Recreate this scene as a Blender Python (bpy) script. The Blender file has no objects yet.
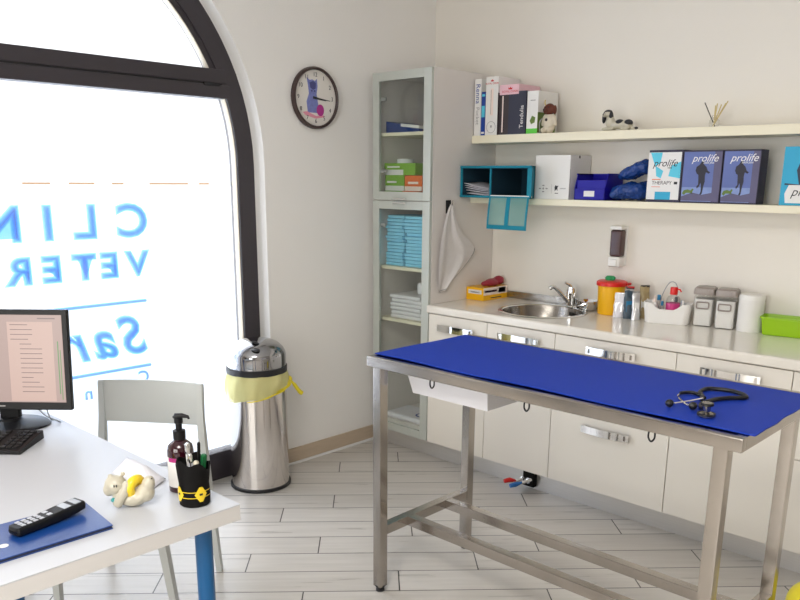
import bpy, bmesh, math, random
from mathutils import Matrix, Vector
random.seed(7)
SC = bpy.context.scene
COL = SC.collection
V = Vector
PI = math.pi
UX = math.radians(43.3)          # direction across the room that most desk items face along

# ------------------------------------------------------------------ materials
def srgb(r, g, b):
    f = lambda c: (c/255/12.92) if c/255 <= .04045 else ((c/255+.055)/1.055)**2.4
    return (f(r), f(g), f(b), 1)

def pmat(name, col, rough=.5, metal=0., noise=0., nscale=8., bump=0., bscale=60., spec=.5, coat=0., stretch=None, emit=None, estr=0., sss=0.):
    m = bpy.data.materials.new(name); m.use_nodes = True
    nt = m.node_tree; b = nt.nodes['Principled BSDF']
    b.inputs['Base Color'].default_value = col
    b.inputs['Roughness'].default_value = rough
    b.inputs['Metallic'].default_value = metal
    b.inputs['Specular IOR Level'].default_value = spec
    b.inputs['Coat Weight'].default_value = coat
    if emit:
        b.inputs['Emission Color'].default_value = emit; b.inputs['Emission Strength'].default_value = estr
    tc = nt.nodes.new('ShaderNodeTexCoord')
    src = tc.outputs['Object']
    if stretch:
        mp = nt.nodes.new('ShaderNodeMapping'); mp.inputs['Scale'].default_value = stretch
        nt.links.new(src, mp.inputs['Vector']); src = mp.outputs['Vector']
    if noise:
        n = nt.nodes.new('ShaderNodeTexNoise'); n.inputs['Scale'].default_value = nscale; n.inputs['Detail'].default_value = 3
        nt.links.new(src, n.inputs['Vector'])
        r = nt.nodes.new('ShaderNodeMapRange'); r.inputs['To Min'].default_value = 1-noise; r.inputs['To Max'].default_value = 1+noise
        nt.links.new(n.outputs['Fac'], r.inputs['Value'])
        mx = nt.nodes.new('ShaderNodeVectorMath'); mx.operation = 'SCALE'; mx.inputs[0].default_value = col[:3]
        nt.links.new(r.outputs['Result'], mx.inputs['Scale'])
        nt.links.new(mx.outputs['Vector'], b.inputs['Base Color'])
    if bump:
        n2 = nt.nodes.new('ShaderNodeTexNoise'); n2.inputs['Scale'].default_value = bscale; n2.inputs['Detail'].default_value = 4
        nt.links.new(src, n2.inputs['Vector'])
        bp = nt.nodes.new('ShaderNodeBump'); bp.inputs['Strength'].default_value = bump; bp.inputs['Distance'].default_value = .004
        nt.links.new(n2.outputs['Fac'], bp.inputs['Height']); nt.links.new(bp.outputs['Normal'], b.inputs['Normal'])
    return m

def glassy(name, tint, transp, gloss_rough=.03, diff=None, fres=1.45, haze=0., back=.5):
    """thin clear or tinted sheet: see-through, with a mirror sheen that follows Fresnel and an optional share of milky scatter"""
    m = bpy.data.materials.new(name); m.use_nodes = True
    nt = m.node_tree; nt.nodes.clear(); N = nt.nodes.new; L = nt.links.new
    o = N('ShaderNodeOutputMaterial'); t = N('ShaderNodeBsdfTransparent'); t.inputs['Color'].default_value = tint
    base = t.outputs[0]
    if haze:
        d = N('ShaderNodeBsdfTranslucent'); d.inputs['Color'].default_value = diff or (1, 1, 1, 1)
        d2 = N('ShaderNodeBsdfDiffuse'); d2.inputs['Color'].default_value = diff or (1, 1, 1, 1)
        md = N('ShaderNodeMixShader'); md.inputs[0].default_value = back; L(d.outputs[0], md.inputs[1]); L(d2.outputs[0], md.inputs[2])
        mh = N('ShaderNodeMixShader'); mh.inputs[0].default_value = haze; L(base, mh.inputs[1]); L(md.outputs[0], mh.inputs[2]); base = mh.outputs[0]
    g = N('ShaderNodeBsdfGlossy'); g.inputs['Roughness'].default_value = gloss_rough
    f = N('ShaderNodeFresnel'); ge = N('ShaderNodeNewGeometry'); mi_ = N('ShaderNodeMapRange')   # same sheen seen from either side
    mi_.inputs['To Min'].default_value = fres; mi_.inputs['To Max'].default_value = 1/fres
    L(ge.outputs['Backfacing'], mi_.inputs['Value']); L(mi_.outputs[0], f.inputs['IOR'])
    mx = N('ShaderNodeMixShader'); L(f.outputs[0], mx.inputs[0]); L(base, mx.inputs[1]); L(g.outputs[0], mx.inputs[2])
    L(mx.outputs[0], o.inputs['Surface'])
    return m

M = {}
M['wall'] = pmat('wall_paint', (.86, .845, .82, 1), .85, noise=.02, nscale=3, bump=.15, bscale=180)
M['wall2'] = pmat('darkened_wall_paint', (.42, .39, .36, 1), .85, noise=.02, nscale=3)  # unseen walls darkened in colour so the steel reflects a dim room
M['wallb'] = pmat('warm_wall_paint', (.80, .762, .70, 1), .85, noise=.02, nscale=3, bump=.15, bscale=180)
M['wall3'] = pmat('dark_room_wall_paint', (.13, .11, .09, 1), .8, noise=.05, nscale=3)  # deeper wall tone, room darkness put into the colour for dim reflections
M['ceil'] = pmat('ceiling_paint', (.8, .79, .77, 1), .9)
M['frame'] = pmat('window_metal', srgb(56, 51, 56), .5, .0, noise=.06, nscale=20)
M['gap'] = pmat('dark_groove', (.01, .01, .012, 1), .6)
M['bead'] = pmat('glazing_seal', srgb(225, 215, 195), .5)
M['wood_base'] = pmat('limed_wood', srgb(190, 172, 150), .5, noise=.12, nscale=6, stretch=(1, 1, 12))
M['trimw'] = pmat('white_trim', (.82, .82, .82, 1), .4)
M['cream'] = pmat('cream_laminate', (.80, .76, .69, 1), .32, noise=.015, nscale=2)
M['shelfm'] = pmat('pale_yellow_laminate', (.84, .785, .61, 1), .4, noise=.02, nscale=3)
M['top'] = pmat('worktop_laminate', (.80, .76, .69, 1), .16, noise=.02, nscale=30, coat=.2)
M['carc'] = pmat('cabinet_carcass', (.70, .67, .62, 1), .5)
M['side'] = pmat('wardrobe_panel', (.73, .69, .66, 1), .4, noise=.015, nscale=2)
M['alu'] = pmat('pale_green_aluminium', srgb(196, 201, 195), .35, .25)
M['kick'] = pmat('brushed_plinth', (.70, .69, .68, 1), .3, .75, noise=.08, nscale=5, stretch=(2, 2, 60))
M['steel'] = pmat('brushed_steel', (.44, .405, .37, 1), .18, 1., noise=.1, nscale=6, stretch=(3, 3, 3), bump=.05, bscale=90)
M['chrome'] = pmat('chrome', (.86, .86, .86, 1), .06, 1.)
M['binsteel'] = pmat('polished_bin_steel', (.72, .68, .65, 1), .13, 1., noise=.05, nscale=5)
M['sink'] = pmat('sink_steel', (.36, .34, .31, 1), .22, 1., noise=.06, nscale=20)
M['sinkd'] = pmat('sink_bowl_steel', (.30, .28, .255, 1), .25, 1., noise=.08, nscale=12)
M['lidsteel'] = pmat('dark_polished_lid', (.40, .40, .415, 1), .07, 1.)
M['black'] = pmat('black_plastic', (.006, .006, .007, 1), .42, spec=.28)
M['blackm'] = pmat('matt_black', (.005, .0045, .0045, 1), .7, noise=.2, nscale=30, spec=.15)
M['rubber'] = pmat('black_rubber', (.008, .008, .01, 1), .45)
M['white'] = pmat('white_plastic', (.84, .83, .81, 1), .35)
M['desk'] = pmat('white_desk_lacquer', (.56, .575, .61, 1), .32, spec=.25)
M['deskedge'] = pmat('desk_edge_band', (.64, .625, .615, 1), .45)
M['chair'] = pmat('chair_polypropylene', (.50, .52, .51, 1), .4)
M['blueleg'] = pmat('blue_painted_metal', srgb(2, 84, 138), .35)
M['mat'] = pmat('blue_rubber_mat', srgb(14, 56, 172), .6, noise=.05, nscale=40, bump=.25, bscale=350, spec=.25)
M['teal'] = pmat('teal_fabric', srgb(8, 126, 150), .8, noise=.08, nscale=60, bump=.3, bscale=300)
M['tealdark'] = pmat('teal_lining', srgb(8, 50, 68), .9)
M['mesh'] = glassy('teal_mesh', (.62, .82, .82, 1), 0, .6, diff=srgb(150, 205, 205), haze=.5, fres=1.05)
M['glass'] = glassy('cabinet_glass', (.95, .97, .96, 1), 0, .02)
M['glimpse'] = glassy('street_glimpse_tint', (.72, .60, .50, 1), 0, .3)  # tint imitating the outdoors glimpsed through the film gap
M['offwhite'] = pmat('off_white_print', (.80, .79, .78, 1), .5)
M['glass_win'] = glassy('window_glass', (.97, .98, .98, 1), 0, .02)
M['film'] = glassy('frosted_film', (.96, .97, 1, 1), 0, .3, diff=(.95, .96, 1, 1), haze=.1, fres=1.1)
M['clear'] = glassy('clear_plastic', (.95, .95, .94, 1), 0, .05, haze=.10)
M['bluetint'] = pmat('dark_blue_bag', srgb(24, 62, 132), .22, noise=.35, nscale=40, bump=.8, bscale=80)
M['royal'] = pmat('royal_blue_plastic', srgb(22, 14, 150), .4, spec=.3)
M['yellow'] = pmat('yellow_plastic', srgb(240, 180, 6), .35)
M['red'] = pmat('red_plastic', srgb(215, 28, 22), .35)
M['green'] = pmat('green_plastic', srgb(40, 150, 90), .4)
M['lime'] = pmat('lime_plastic', srgb(150, 196, 12), .3)
M['limedark'] = pmat('green_marker', srgb(8, 95, 50), .4)
M['paper'] = pmat('white_paper', (.80, .79, .77, 1), .7)
M['paperv'] = pmat('lilac_white_tissue', (.80, .79, .84, 1), .7)
M['ink'] = pmat('black_ink', (.02, .02, .025, 1), .6)
M['grey'] = pmat('grey_print', (.35, .34, .34, 1), .6)
M['greylid'] = pmat('grey_translucent_lid', srgb(150, 140, 135), .35)
M['navy'] = pmat('navy_book', srgb(40, 42, 62), .45)
M['darkb'] = pmat('dark_brown_print', srgb(54, 44, 46), .5)
M['bluebook'] = pmat('blue_cover', srgb(22, 62, 150), .4)
M['folder'] = pmat('blue_folder', srgb(20, 64, 134), .3, bump=.12, bscale=200)
M['bluedoc'] = pmat('blue_binder', srgb(30, 60, 130), .5)
M['pink'] = pmat('pink_print', srgb(232, 190, 200), .5)
M['maroon'] = pmat('maroon_glove', srgb(150, 38, 58), .5, bump=.3, bscale=40)
M['redink'] = pmat('red_ink', srgb(200, 40, 40), .6)
M['orange'] = pmat('orange_carton', srgb(228, 108, 30), .55)
M['greenbox'] = pmat('green_carton', srgb(120, 172, 40), .55)
M['greenpr'] = pmat('bright_green_print', srgb(90, 195, 60), .5)
M['moss'] = pmat('moss_green_print', srgb(95, 120, 50), .5, noise=.4, nscale=30)
M['pad'] = pmat('light_blue_pads', srgb(150, 222, 250), .75, noise=.12, nscale=14, bump=.4, bscale=40)
M['towel'] = pmat('white_terry', (.74, .71, .70, 1), .95, noise=.05, nscale=50, bump=.7, bscale=260)
M['towelw'] = pmat('folded_linen', (.80, .79, .82, 1), .9, noise=.04, nscale=40, bump=.4, bscale=150)
M['soap'] = pmat('dark_brown_soap', srgb(78, 52, 52), .25)
M['amber'] = pmat('dark_amber_bottle', srgb(46, 10, 22), .1, coat=.5)
M['magenta'] = pmat('magenta_print', srgb(165, 30, 110), .5)
M['ceramic'] = pmat('cream_ceramic', srgb(192, 186, 168), .28, coat=.3)
M['yring'] = pmat('yellow_ceramic', srgb(238, 205, 40), .3, coat=.3)
M['aqua'] = pmat('aqua_ceramic', srgb(60, 150, 150), .4)
M['brown'] = pmat('brown_fur_resin', srgb(96, 44, 26), .6, bump=.4, bscale=120)
M['cloth_cream'] = pmat('cream_coat_resin', srgb(215, 205, 185), .7, noise=.15, nscale=30)
M['reed'] = pmat('pale_reed', srgb(200, 180, 120), .7)
M['pinkliq'] = pmat('pink_liquid', srgb(205, 60, 130), .2, coat=.4)
M['bluec'] = pmat('blue_cap', srgb(30, 120, 165), .4)
M['foil'] = pmat('silver_foil', (.7, .7, .72, 1), .3, .7, bump=.6, bscale=70)
M['khaki'] = pmat('khaki_pouch', srgb(168, 150, 110), .45, bump=.5, bscale=50)
M['slate'] = pmat('slate_pouch', srgb(60, 78, 92), .4, bump=.4, bscale=50)
M['cyan'] = pmat('cyan_print', srgb(90, 200, 226), .45)
M['cyanb'] = pmat('cyan_carton', srgb(40, 165, 205), .45)
M['skyp'] = pmat('dusk_blue_print', srgb(96, 112, 172), .45, noise=.18, nscale=10)
M['slatep'] = pmat('dusk_violet_print', srgb(92, 88, 120), .45, noise=.1, nscale=10)
M['icep'] = pmat('ice_blue_print', srgb(130, 150, 200), .45, noise=.25, nscale=22)
M['plum'] = pmat('plum_dark_carton', srgb(50, 44, 66), .45)
M['runner'] = pmat('silhouette_print', srgb(40, 38, 52), .5)
M['peach'] = pmat('pale_peach_print', srgb(240, 222, 212), .5)
M['bagy'] = glassy('yellow_liner', (.98, .97, .72, 1), 0, .3, diff=srgb(253, 248, 178), haze=.62, fres=1.12, back=.85)
M['bagfold'] = pmat('yellow_liner_folds', srgb(232, 214, 40), .4, bump=.4, bscale=30)
M['clockrim'] = pmat('dark_wood_rim', srgb(60, 44, 42), .35, noise=.15, nscale=20)
M['clockface'] = pmat('clock_face', srgb(226, 222, 216), .5)
M['catblue'] = pmat('blue_grey_print', srgb(120, 128, 190), .5, noise=.35, nscale=60)
M['catdark'] = pmat('indigo_print', srgb(72, 74, 130), .5)
M['ball'] = pmat('pink_ball_print', srgb(176, 50, 140), .5)
M['rose'] = pmat('rose_print', srgb(226, 150, 170), .5)
M['letter'] = None
M['screen'] = pmat('lit_screen', (.02, .02, .02, 1), .3, emit=srgb(178, 150, 142), estr=.85)
M['screen2'] = pmat('lit_screen_panel', (.02, .02, .02, 1), .3, emit=srgb(205, 172, 160), estr=.85)
M['screentext'] = pmat('screen_text', (.02, .02, .02, 1), .3, emit=srgb(130, 108, 104), estr=.8)
M['screengreen'] = pmat('screen_green', (.02, .02, .02, 1), .3, emit=srgb(96, 150, 84), estr=.8)
M['lamp'] = pmat('fill_panel_diffuser', (.8, .8, .8, 1), .4, emit=(1, .95, .88, 1), estr=3.)  # glow of the added fill panel
M['key'] = pmat('key_caps', (.014, .013, .014, 1), .5, spec=.25)
M['phonekey'] = pmat('silver_keys', (.55, .56, .6, 1), .3, .5)
M['phonescr'] = pmat('grey_display', (.42, .45, .5, 1), .25)
M['tubp'] = pmat('translucent_white_tub', (.70, .69, .72, 1), .35)
M['binblue'] = pmat('blue_valve', srgb(30, 105, 180), .35)
M['cable'] = pmat('grey_cable', (.33, .34, .36, 1), .5)

def lettermat():
    m = bpy.data.materials.new('blue_vinyl_film'); m.use_nodes = True
    nt = m.node_tree; nt.nodes.clear()
    o = nt.nodes.new('ShaderNodeOutputMaterial'); t = nt.nodes.new('ShaderNodeBsdfTransparent')
    t.inputs['Color'].default_value = (.62, .835, .955, 1)
    nt.links.new(t.outputs[0], o.inputs['Surface'])
    return m
M['letter'] = lettermat()

def floormat():
    """diagonal limed-wood planks with dark joints"""
    m = bpy.data.materials.new('plank_tiles'); m.use_nodes = True
    nt = m.node_tree; N = nt.nodes.new; L = nt.links.new; b = nt.nodes['Principled BSDF']
    tc = N('ShaderNodeTexCoord'); sep = N('ShaderNodeSeparateXYZ'); L(tc.outputs['Object'], sep.inputs[0])
    def mth(op, a, bb=None, c=None):
        n = N('ShaderNodeMath'); n.operation = op
        for i, v in enumerate((a, bb, c)):
            if v is None: continue
            if isinstance(v, (int, float)): n.inputs[i].default_value = v
            else: L(v, n.inputs[i])
        return n.outputs[0]
    x, y = sep.outputs['X'], sep.outputs['Y']
    k = math.radians(45.6); ca, sa = math.cos(k), math.sin(k)
    u = mth('ADD', mth('MULTIPLY', x, ca), mth('MULTIPLY', y, sa))       # along the plank
    w = mth('SUBTRACT', mth('MULTIPLY', x, sa), mth('MULTIPLY', y, ca))  # across
    W, LEN = .1665, .98
    wr = mth('DIVIDE', mth('ADD', w, 3.206+.1665*30), W)
    row = mth('FLOOR', wr); fw = mth('FRACT', wr)
    wn = N('ShaderNodeTexWhiteNoise'); wn.noise_dimensions = '1D'; L(row, wn.inputs['W'])
    off = mth('ADD', mth('MULTIPLY', mth('MODULO', row, 3.0), .37), mth('MULTIPLY', wn.outputs['Value'], .22))
    ur = mth('ADD', mth('DIVIDE', mth('ADD', u, 20), LEN), off)
    cell = mth('FLOOR', ur); fu = mth('FRACT', ur)
    def edge(fr, width):   # 1 at the joint
        d = mth('MINIMUM', fr, mth('SUBTRACT', 1.0, fr))
        return mth('LESS_THAN', d, width)
    joint = mth('MAXIMUM', edge(fw, .0135), edge(fu, .0027))
    comb = N('ShaderNodeCombineXYZ'); L(row, comb.inputs[0]); L(cell, comb.inputs[1])
    wn2 = N('ShaderNodeTexWhiteNoise'); wn2.noise_dimensions = '2D'; L(comb.outputs[0], wn2.inputs['Vector'])
    gv = N('ShaderNodeCombineXYZ'); L(mth('MULTIPLY', u, 1.2), gv.inputs[0]); L(mth('MULTIPLY', w, 16), gv.inputs[1]); L(mth('MULTIPLY', wn2.outputs['Value'], 30), gv.inputs[2])
    nz = N('ShaderNodeTexNoise'); nz.inputs['Scale'].default_value = 2.2; nz.inputs['Detail'].default_value = 5; L(gv.outputs[0], nz.inputs['Vector'])
    tone = mth('ADD', mth('MULTIPLY', wn2.outputs['Value'], .08), mth('MULTIPLY', nz.outputs['Fac'], .28))
    cr = N('ShaderNodeValToRGB'); cr.color_ramp.elements[0].position = 0; cr.color_ramp.elements[1].position = .36
    cr.color_ramp.elements[0].color = (.45, .42, .38, 1); cr.color_ramp.elements[1].color = (.70, .665, .62, 1); L(tone, cr.inputs[0])
    mx = N('ShaderNodeMix'); mx.data_type = 'RGBA'; L(joint, mx.inputs[0]); L(cr.outputs[0], mx.inputs[6]); mx.inputs[7].default_value = (.035, .03, .026, 1)
    L(mx.outputs[2], b.inputs['Base Color'])
    L(mth('ADD', .22, mth('MULTIPLY', nz.outputs['Fac'], .16)), b.inputs['Roughness'])
    bp = N('ShaderNodeBump'); bp.inputs['Strength'].default_value = .3; bp.inputs['Distance'].default_value = .002
    L(mth('SUBTRACT', nz.outputs['Fac'], mth('MULTIPLY', joint, 2)), bp.inputs['Height']); L(bp.outputs[0], b.inputs['Normal'])
    return m
M['floor'] = floormat()

# ------------------------------------------------------------------ mesh builder
def frame(o, right, up):
    r = V(right).normalized(); u = V(up).normalized(); n = r.cross(u)
    return Matrix(((r.x, u.x, n.x, o[0]), (r.y, u.y, n.y, o[1]), (r.z, u.z, n.z, o[2]), (0, 0, 0, 1)))

class MB:
    def __init__(s): s.bm = bmesh.new()
    def _mi(s, faces, mi):
        for f in faces: f.material_index = mi
    def box(s, lo, hi, mi=0, bev=0, seg=2, mat=None):
        lo, hi = V(lo), V(hi); c = (lo+hi)/2; d = hi-lo
        r = bmesh.ops.create_cube(s.bm, size=1, matrix=Matrix.Translation(c) @ Matrix.Diagonal((abs(d.x), abs(d.y), abs(d.z), 1)))
        vs = r['verts']; fs = {f for v in vs for f in v.link_faces}
        if bev:
            es = list({e for v in vs for e in v.link_edges})
            q = bmesh.ops.bevel(s.bm, geom=es, offset=bev, segments=seg, affect='EDGES', profile=.5)
            fs = set(q['faces']) | {f for f in fs if f.is_valid}
            vs = list({v for f in fs for v in f.verts})
            fs = {f for v in vs for f in v.link_faces}
        s._mi(fs, mi)
        if mat is not None: bmesh.ops.transform(s.bm, matrix=mat, verts=list({v for f in fs for v in f.verts}))
        return s
    def loft(s, rings, mi=0, cap0=True, cap1=True, closed=False):
        vr = [[s.bm.verts.new(p) for p in ring] for ring in rings]
        n = len(vr[0]); fs = []
        pairs = list(zip(vr[:-1], vr[1:])) + ([(vr[-1], vr[0])] if closed else [])
        for a, b in pairs:
            for i in range(n):
                j = (i+1) % n
                try: fs.append(s.bm.faces.new((a[i], a[j], b[j], b[i])))
                except ValueError: pass
        if not closed:
            if cap0: fs.append(s.bm.faces.new(list(reversed(vr[0]))))
            if cap1: fs.append(s.bm.faces.new(vr[-1]))
        s._mi(fs, mi); return s
    def lathe(s, prof, c=(0, 0, 0), seg=32, mi=0, mat=None, cap0=True, cap1=True):
        T = Matrix.Translation(c) if mat is None else mat
        rings = [[T @ V((max(r, 1e-4)*math.cos(2*PI*i/seg), max(r, 1e-4)*math.sin(2*PI*i/seg), z)) for i in range(seg)] for r, z in prof]
        return s.loft(rings, mi, cap0, cap1)
    def tube(s, pts, r, seg=10, mi=0, closed=False):
        pts = [V(p) for p in pts]; n = len(pts)
        rs = r if isinstance(r, (list, tuple)) else [r]*n
        rings = []; up = None
        for i, p in enumerate(pts):
            a = pts[(i-1) % n] if (closed or i > 0) else p; b = pts[(i+1) % n] if (closed or i < n-1) else p
            t = (b-a).normalized()
            if up is None:
                up = V((0, 0, 1)) if abs(t.z) < .9 else V((1, 0, 0))
            up = (up - t*up.dot(t))
            if up.length < 1e-6: up = V((1, 0, 0)) - t*t.x
            up.normalize(); sd = t.cross(up)
            rings.append([p + (sd*math.cos(2*PI*k/seg) + up*math.sin(2*PI*k/seg))*rs[i] for k in range(seg)])
        return s.loft(rings, mi, closed=closed)
    def bar(s, p0, p1, w, h, mi=0, bev=0):
        p0, p1 = V(p0), V(p1); t = (p1-p0); L = t.length; t.normalize()
        up = V((0, 0, 1)) if abs(t.z) < .9 else V((0, 1, 0))
        sd = t.cross(up).normalized(); up = sd.cross(t)
        m = Matrix(((sd.x, t.x, up.x, p0.x), (sd.y, t.y, up.y, p0.y), (sd.z, t.z, up.z, p0.z), (0, 0, 0, 1)))
        return s.box((-w/2, 0, -h/2), (w/2, L, h/2), mi, bev, mat=m)
    def prism(s, poly, mat, depth, mi=0):
        """flat outline (x, y) placed by mat and thickened along its -z"""
        a = [s.bm.verts.new(mat @ V((p[0], p[1], 0))) for p in poly]
        b = [s.bm.verts.new(mat @ V((p[0], p[1], -depth))) for p in poly]
        n = len(a); fs = [s.bm.faces.new(a), s.bm.faces.new(list(reversed(b)))]
        for i in range(n): fs.append(s.bm.faces.new((a[(i+1) % n], a[i], b[i], b[(i+1) % n])))
        s._mi(fs, mi); return s
    def ball(s, c, r, mi=0, u=20, v=12, rot=None):
        r = (r, r, r) if isinstance(r, (int, float)) else r
        mt = Matrix.Translation(c) @ (rot.to_4x4() if rot else Matrix()) @ Matrix.Diagonal((*r, 1))
        q = bmesh.ops.create_uvsphere(s.bm, u_segments=u, v_segments=v, radius=1, matrix=mt)
        s._mi({f for w in q['verts'] for f in w.link_faces}, mi); return s
    def grid(s, fn, nu, nv, mi=0):
        g = [[s.bm.verts.new(fn(i/nu, j/nv)) for j in range(nv+1)] for i in range(nu+1)]
        fs = [s.bm.faces.new((g[i][j], g[i+1][j], g[i+1][j+1], g[i][j+1])) for i in range(nu) for j in range(nv)]
        s._mi(fs, mi); return s
    def text(s, body, mat, size, mi=0, shear=0., align='CENTER', depth=.0004, offset=0., xscale=1.):
        cu = bpy.data.curves.new('t', 'FONT'); cu.body = body; cu.size = size; cu.shear = shear; cu.align_x = align; cu.align_y = 'CENTER'
        cu.extrude = depth/2; cu.offset = offset; cu.resolution_u = 4
        ob = bpy.data.objects.new('t', cu)
        me = bpy.data.meshes.new_from_object(ob)
        n0 = len(s.bm.faces); v0 = len(s.bm.verts)
        s.bm.from_mesh(me)
        s.bm.verts.ensure_lookup_table(); s.bm.faces.ensure_lookup_table()
        bmesh.ops.transform(s.bm, matrix=mat @ Matrix.Diagonal((xscale, 1, 1, 1)), verts=s.bm.verts[v0:])
        s._mi(s.bm.faces[n0:], mi)
        bpy.data.objects.remove(ob); bpy.data.curves.remove(cu); bpy.data.meshes.remove(me)
        return s
    def build(s, name, mats, parent=None, local=False, smooth=35, mods=None):
        if parent is not None and not local:
            bmesh.ops.translate(s.bm, vec=-V(ORG[parent.name]), verts=s.bm.verts)
        bmesh.ops.recalc_face_normals(s.bm, faces=s.bm.faces)
        me = bpy.data.meshes.new(name); s.bm.to_mesh(me); s.bm.free()
        for m in (mats if isinstance(mats, (list, tuple)) else [mats]): me.materials.append(M[m] if isinstance(m, str) else m)
        if smooth:
            me.shade_smooth(); me.set_sharp_from_angle(angle=math.radians(smooth))
        o = bpy.data.objects.new(name, me); COL.objects.link(o)
        if parent is not None:
            o.parent = parent; ORG[o.name] = ORG[parent.name]
        else: ORG[o.name] = (0, 0, 0)
        if smooth and smooth <= 50 and not mods:
            wn = o.modifiers.new('weighted_normal', 'WEIGHTED_NORMAL'); wn.keep_sharp = True
        for k, kw in (mods or []):
            md = o.modifiers.new(k, k)
            for a, b in kw.items(): setattr(md, a, b)
        return o
ORG = {}

def thing(name, label, cat, loc=(0, 0, 0), rotz=0., group=None):
    o = bpy.data.objects.new(name, None); COL.objects.link(o)
    o.empty_display_size = .05
    o.location = loc; o.rotation_euler = (0, 0, rotz); o['label'] = label; o['category'] = cat
    if group: o['group'] = group
    ORG[o.name] = tuple(loc)
    return o
def tag(o, label, cat, group=None):
    o['label'] = label; o['category'] = cat
    if group: o['group'] = group
    return o
def struct(o):
    o['kind'] = 'structure'; return o
def dup(root, loc, rotz=None, label=None):
    r = root.copy(); COL.objects.link(r); r.location = loc
    if rotz is not None: r.rotation_euler = (0, 0, rotz)
    if label: r['label'] = label
    for ch in list(root.children):
        c = ch.copy(); COL.objects.link(c); c.parent = r
        for g in ch.children:
            d = g.copy(); COL.objects.link(d); d.parent = c
    return r
def curve_pts(pts, n=8, closed=False):
    """Catmull-Rom through the points"""
    P = [V(p) for p in pts]; out = []
    m = len(P)
    for i in range(m if closed else m-1):
        g = (lambda k: P[k % m]) if closed else (lambda k: P[min(max(k, 0), m-1)])
        p0, p1, p2, p3 = g(i-1), g(i), g(i+1), g(i+2)
        for k in range(n):
            t = k/n
            out.append(.5*((2*p1)+(p2-p0)*t+(2*p0-5*p1+4*p2-p3)*t*t+(3*p1-p0-3*p2+p3)*t**3))
    if not closed: out.append(P[-1])
    return out
def arc(cx, cy, r, a0, a1, n):
    return [(cx+r*math.cos(math.radians(a0+(a1-a0)*i/n)), cy+r*math.sin(math.radians(a0+(a1-a0)*i/n))) for i in range(n+1)]
def rrect(x0, y0, x1, y1, r, n=4):
    return arc(x1-r, y1-r, r, 0, 90, n)+arc(x0+r, y1-r, r, 90, 180, n)+arc(x0+r, y0+r, r, 180, 270, n)+arc(x1-r, y0+r, r, 270, 360, n)

# ------------------------------------------------------------------ room
XL, YB = -3.435, 3.89            # window wall, kitchen wall
XR, YF, ZC = 1.6, -2.2, 3.0
struct(MB().box((-3.75, YF-.1, -.1), (XR+.1, YB+.1, 0)).build('floor', 'floor', smooth=0))
struct(MB().box((-3.75, YF-.1, ZC), (XR+.1, YB+.1, ZC+.1)).build('ceiling', 'ceil', smooth=0))
struct(MB().box((XL-.3, YB, 0), (XR, YB+.1, ZC)).build('wall_back', 'wallb', smooth=0))
struct(MB().box((XR, YF, 0), (XR+.1, YB, ZC)).build('wall_right', 'wall2', smooth=0))
m = MB()
for a in ((XL-.3, 0, -2.1, ZC), (.5, 0, XR, ZC), (-2.1, 0, .5, .5), (-2.1, 2.5, .5, ZC)): m.box((a[0], YF-.1, a[1]), (a[2], YF, a[3]))
struct(m.build('wall_front', 'wall2', smooth=0))
AZ, AR, AY = 1.66, 1.15, 1.425   # spring height, radius and middle of the arched opening
def archline(off, z0=0., n=40, top=0.):
    r = AR-off
    return [(AY+r, z0)] + arc(AY, AZ, r, 0, 180, n) + [(AY-r, z0)]
WM = frame((XL, 0, 0), (0, 1, 0), (0, 0, 1))         # x = along the wall, y = up, normal into the room
op = archline(0)
poly = [(YB, 0), (YB, ZC), (YF, ZC), (YF, 0)] + list(reversed(op))
struct(MB().prism(poly, WM, .25).build('wall_left', 'wall', smooth=30))

win = thing('window_1', 'arched dark framed window with frosted panes and blue lettering', 'window', (-3.56, AY, 0)); win['kind'] = 'structure'
def ringprism(m, outer, inner, x0, x1, mi=0):
    rings = []
    for (a, b), (c, d) in zip(outer, inner):
        rings.append([(x0, a, b), (x0, c, d), (x1, c, d), (x1, a, b)])
    m.loft(rings, mi)
f = MB(); n = 48
ringprism(f, archline(0, n=n), archline(.1, n=n), -3.60, -3.525)
f.box((-3.60, AY-AR+.095, 0), (-3.525, AY+AR-.095, .155), bev=.003)
f.build('outer_frame', 'frame', win)
f = MB(); f.box((-3.60, AY-1.02, 1.98), (-3.522, AY+1.02, 2.042), bev=.004); f.box((-3.60, AY-1.0, 2.05), (-3.522, AY+1.0, 2.115), bev=.004)
f.box((-3.59, AY-1.0, 2.04), (-3.528, AY+1.0, 2.052), 1)
f.box((-3.53, AY+.87, 2.035), (-3.518, AY+.96, 2.05), 1)
f.build('transom', ['frame', 'gap'], win)
f = MB(); a0 = math.degrees(math.asin((2.11-AZ)/1.05))
ringprism(f, arc(AY, AZ, 1.052, a0, 180-a0, 40), arc(AY, AZ, 1.022, a0, 180-a0, 40), -3.59, -3.535)
f.build('fanlight_sash', 'frame', win)
f = MB()
ringprism(f, [(AY+1.052, .15)]+arc(AY, AZ, 1.052, 0, 18, 8), [(AY+1.046, .15)]+arc(AY, AZ, 1.046, 0, 18, 8), -3.575, -3.538)
ringprism(f, arc(AY, AZ, 1.024, a0, 180-a0, 40), arc(AY, AZ, 1.018, a0, 180-a0, 40), -3.575, -3.538)
f.build('glazing_bead', 'bead', win)
GX = -3.565
def disc_slice(zlo, zhi, r, nz=24):
    pts = []
    zs = [zlo+(zhi-zlo)*i/nz for i in range(nz+1)]
    for z in zs: pts.append((AY+(r if z < AZ else math.sqrt(max(r*r-(z-AZ)**2, 1e-6))), z))
    for z in reversed(zs): pts.append((AY-(r if z < AZ else math.sqrt(max(r*r-(z-AZ)**2, 1e-6))), z))
    return pts
GM = frame((GX, 0, 0), (0, 1, 0), (0, 0, 1))
MB().prism(disc_slice(2.10, AZ+1.03, 1.03), GM, .006).build('upper_pane', 'glass_win', win)
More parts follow.
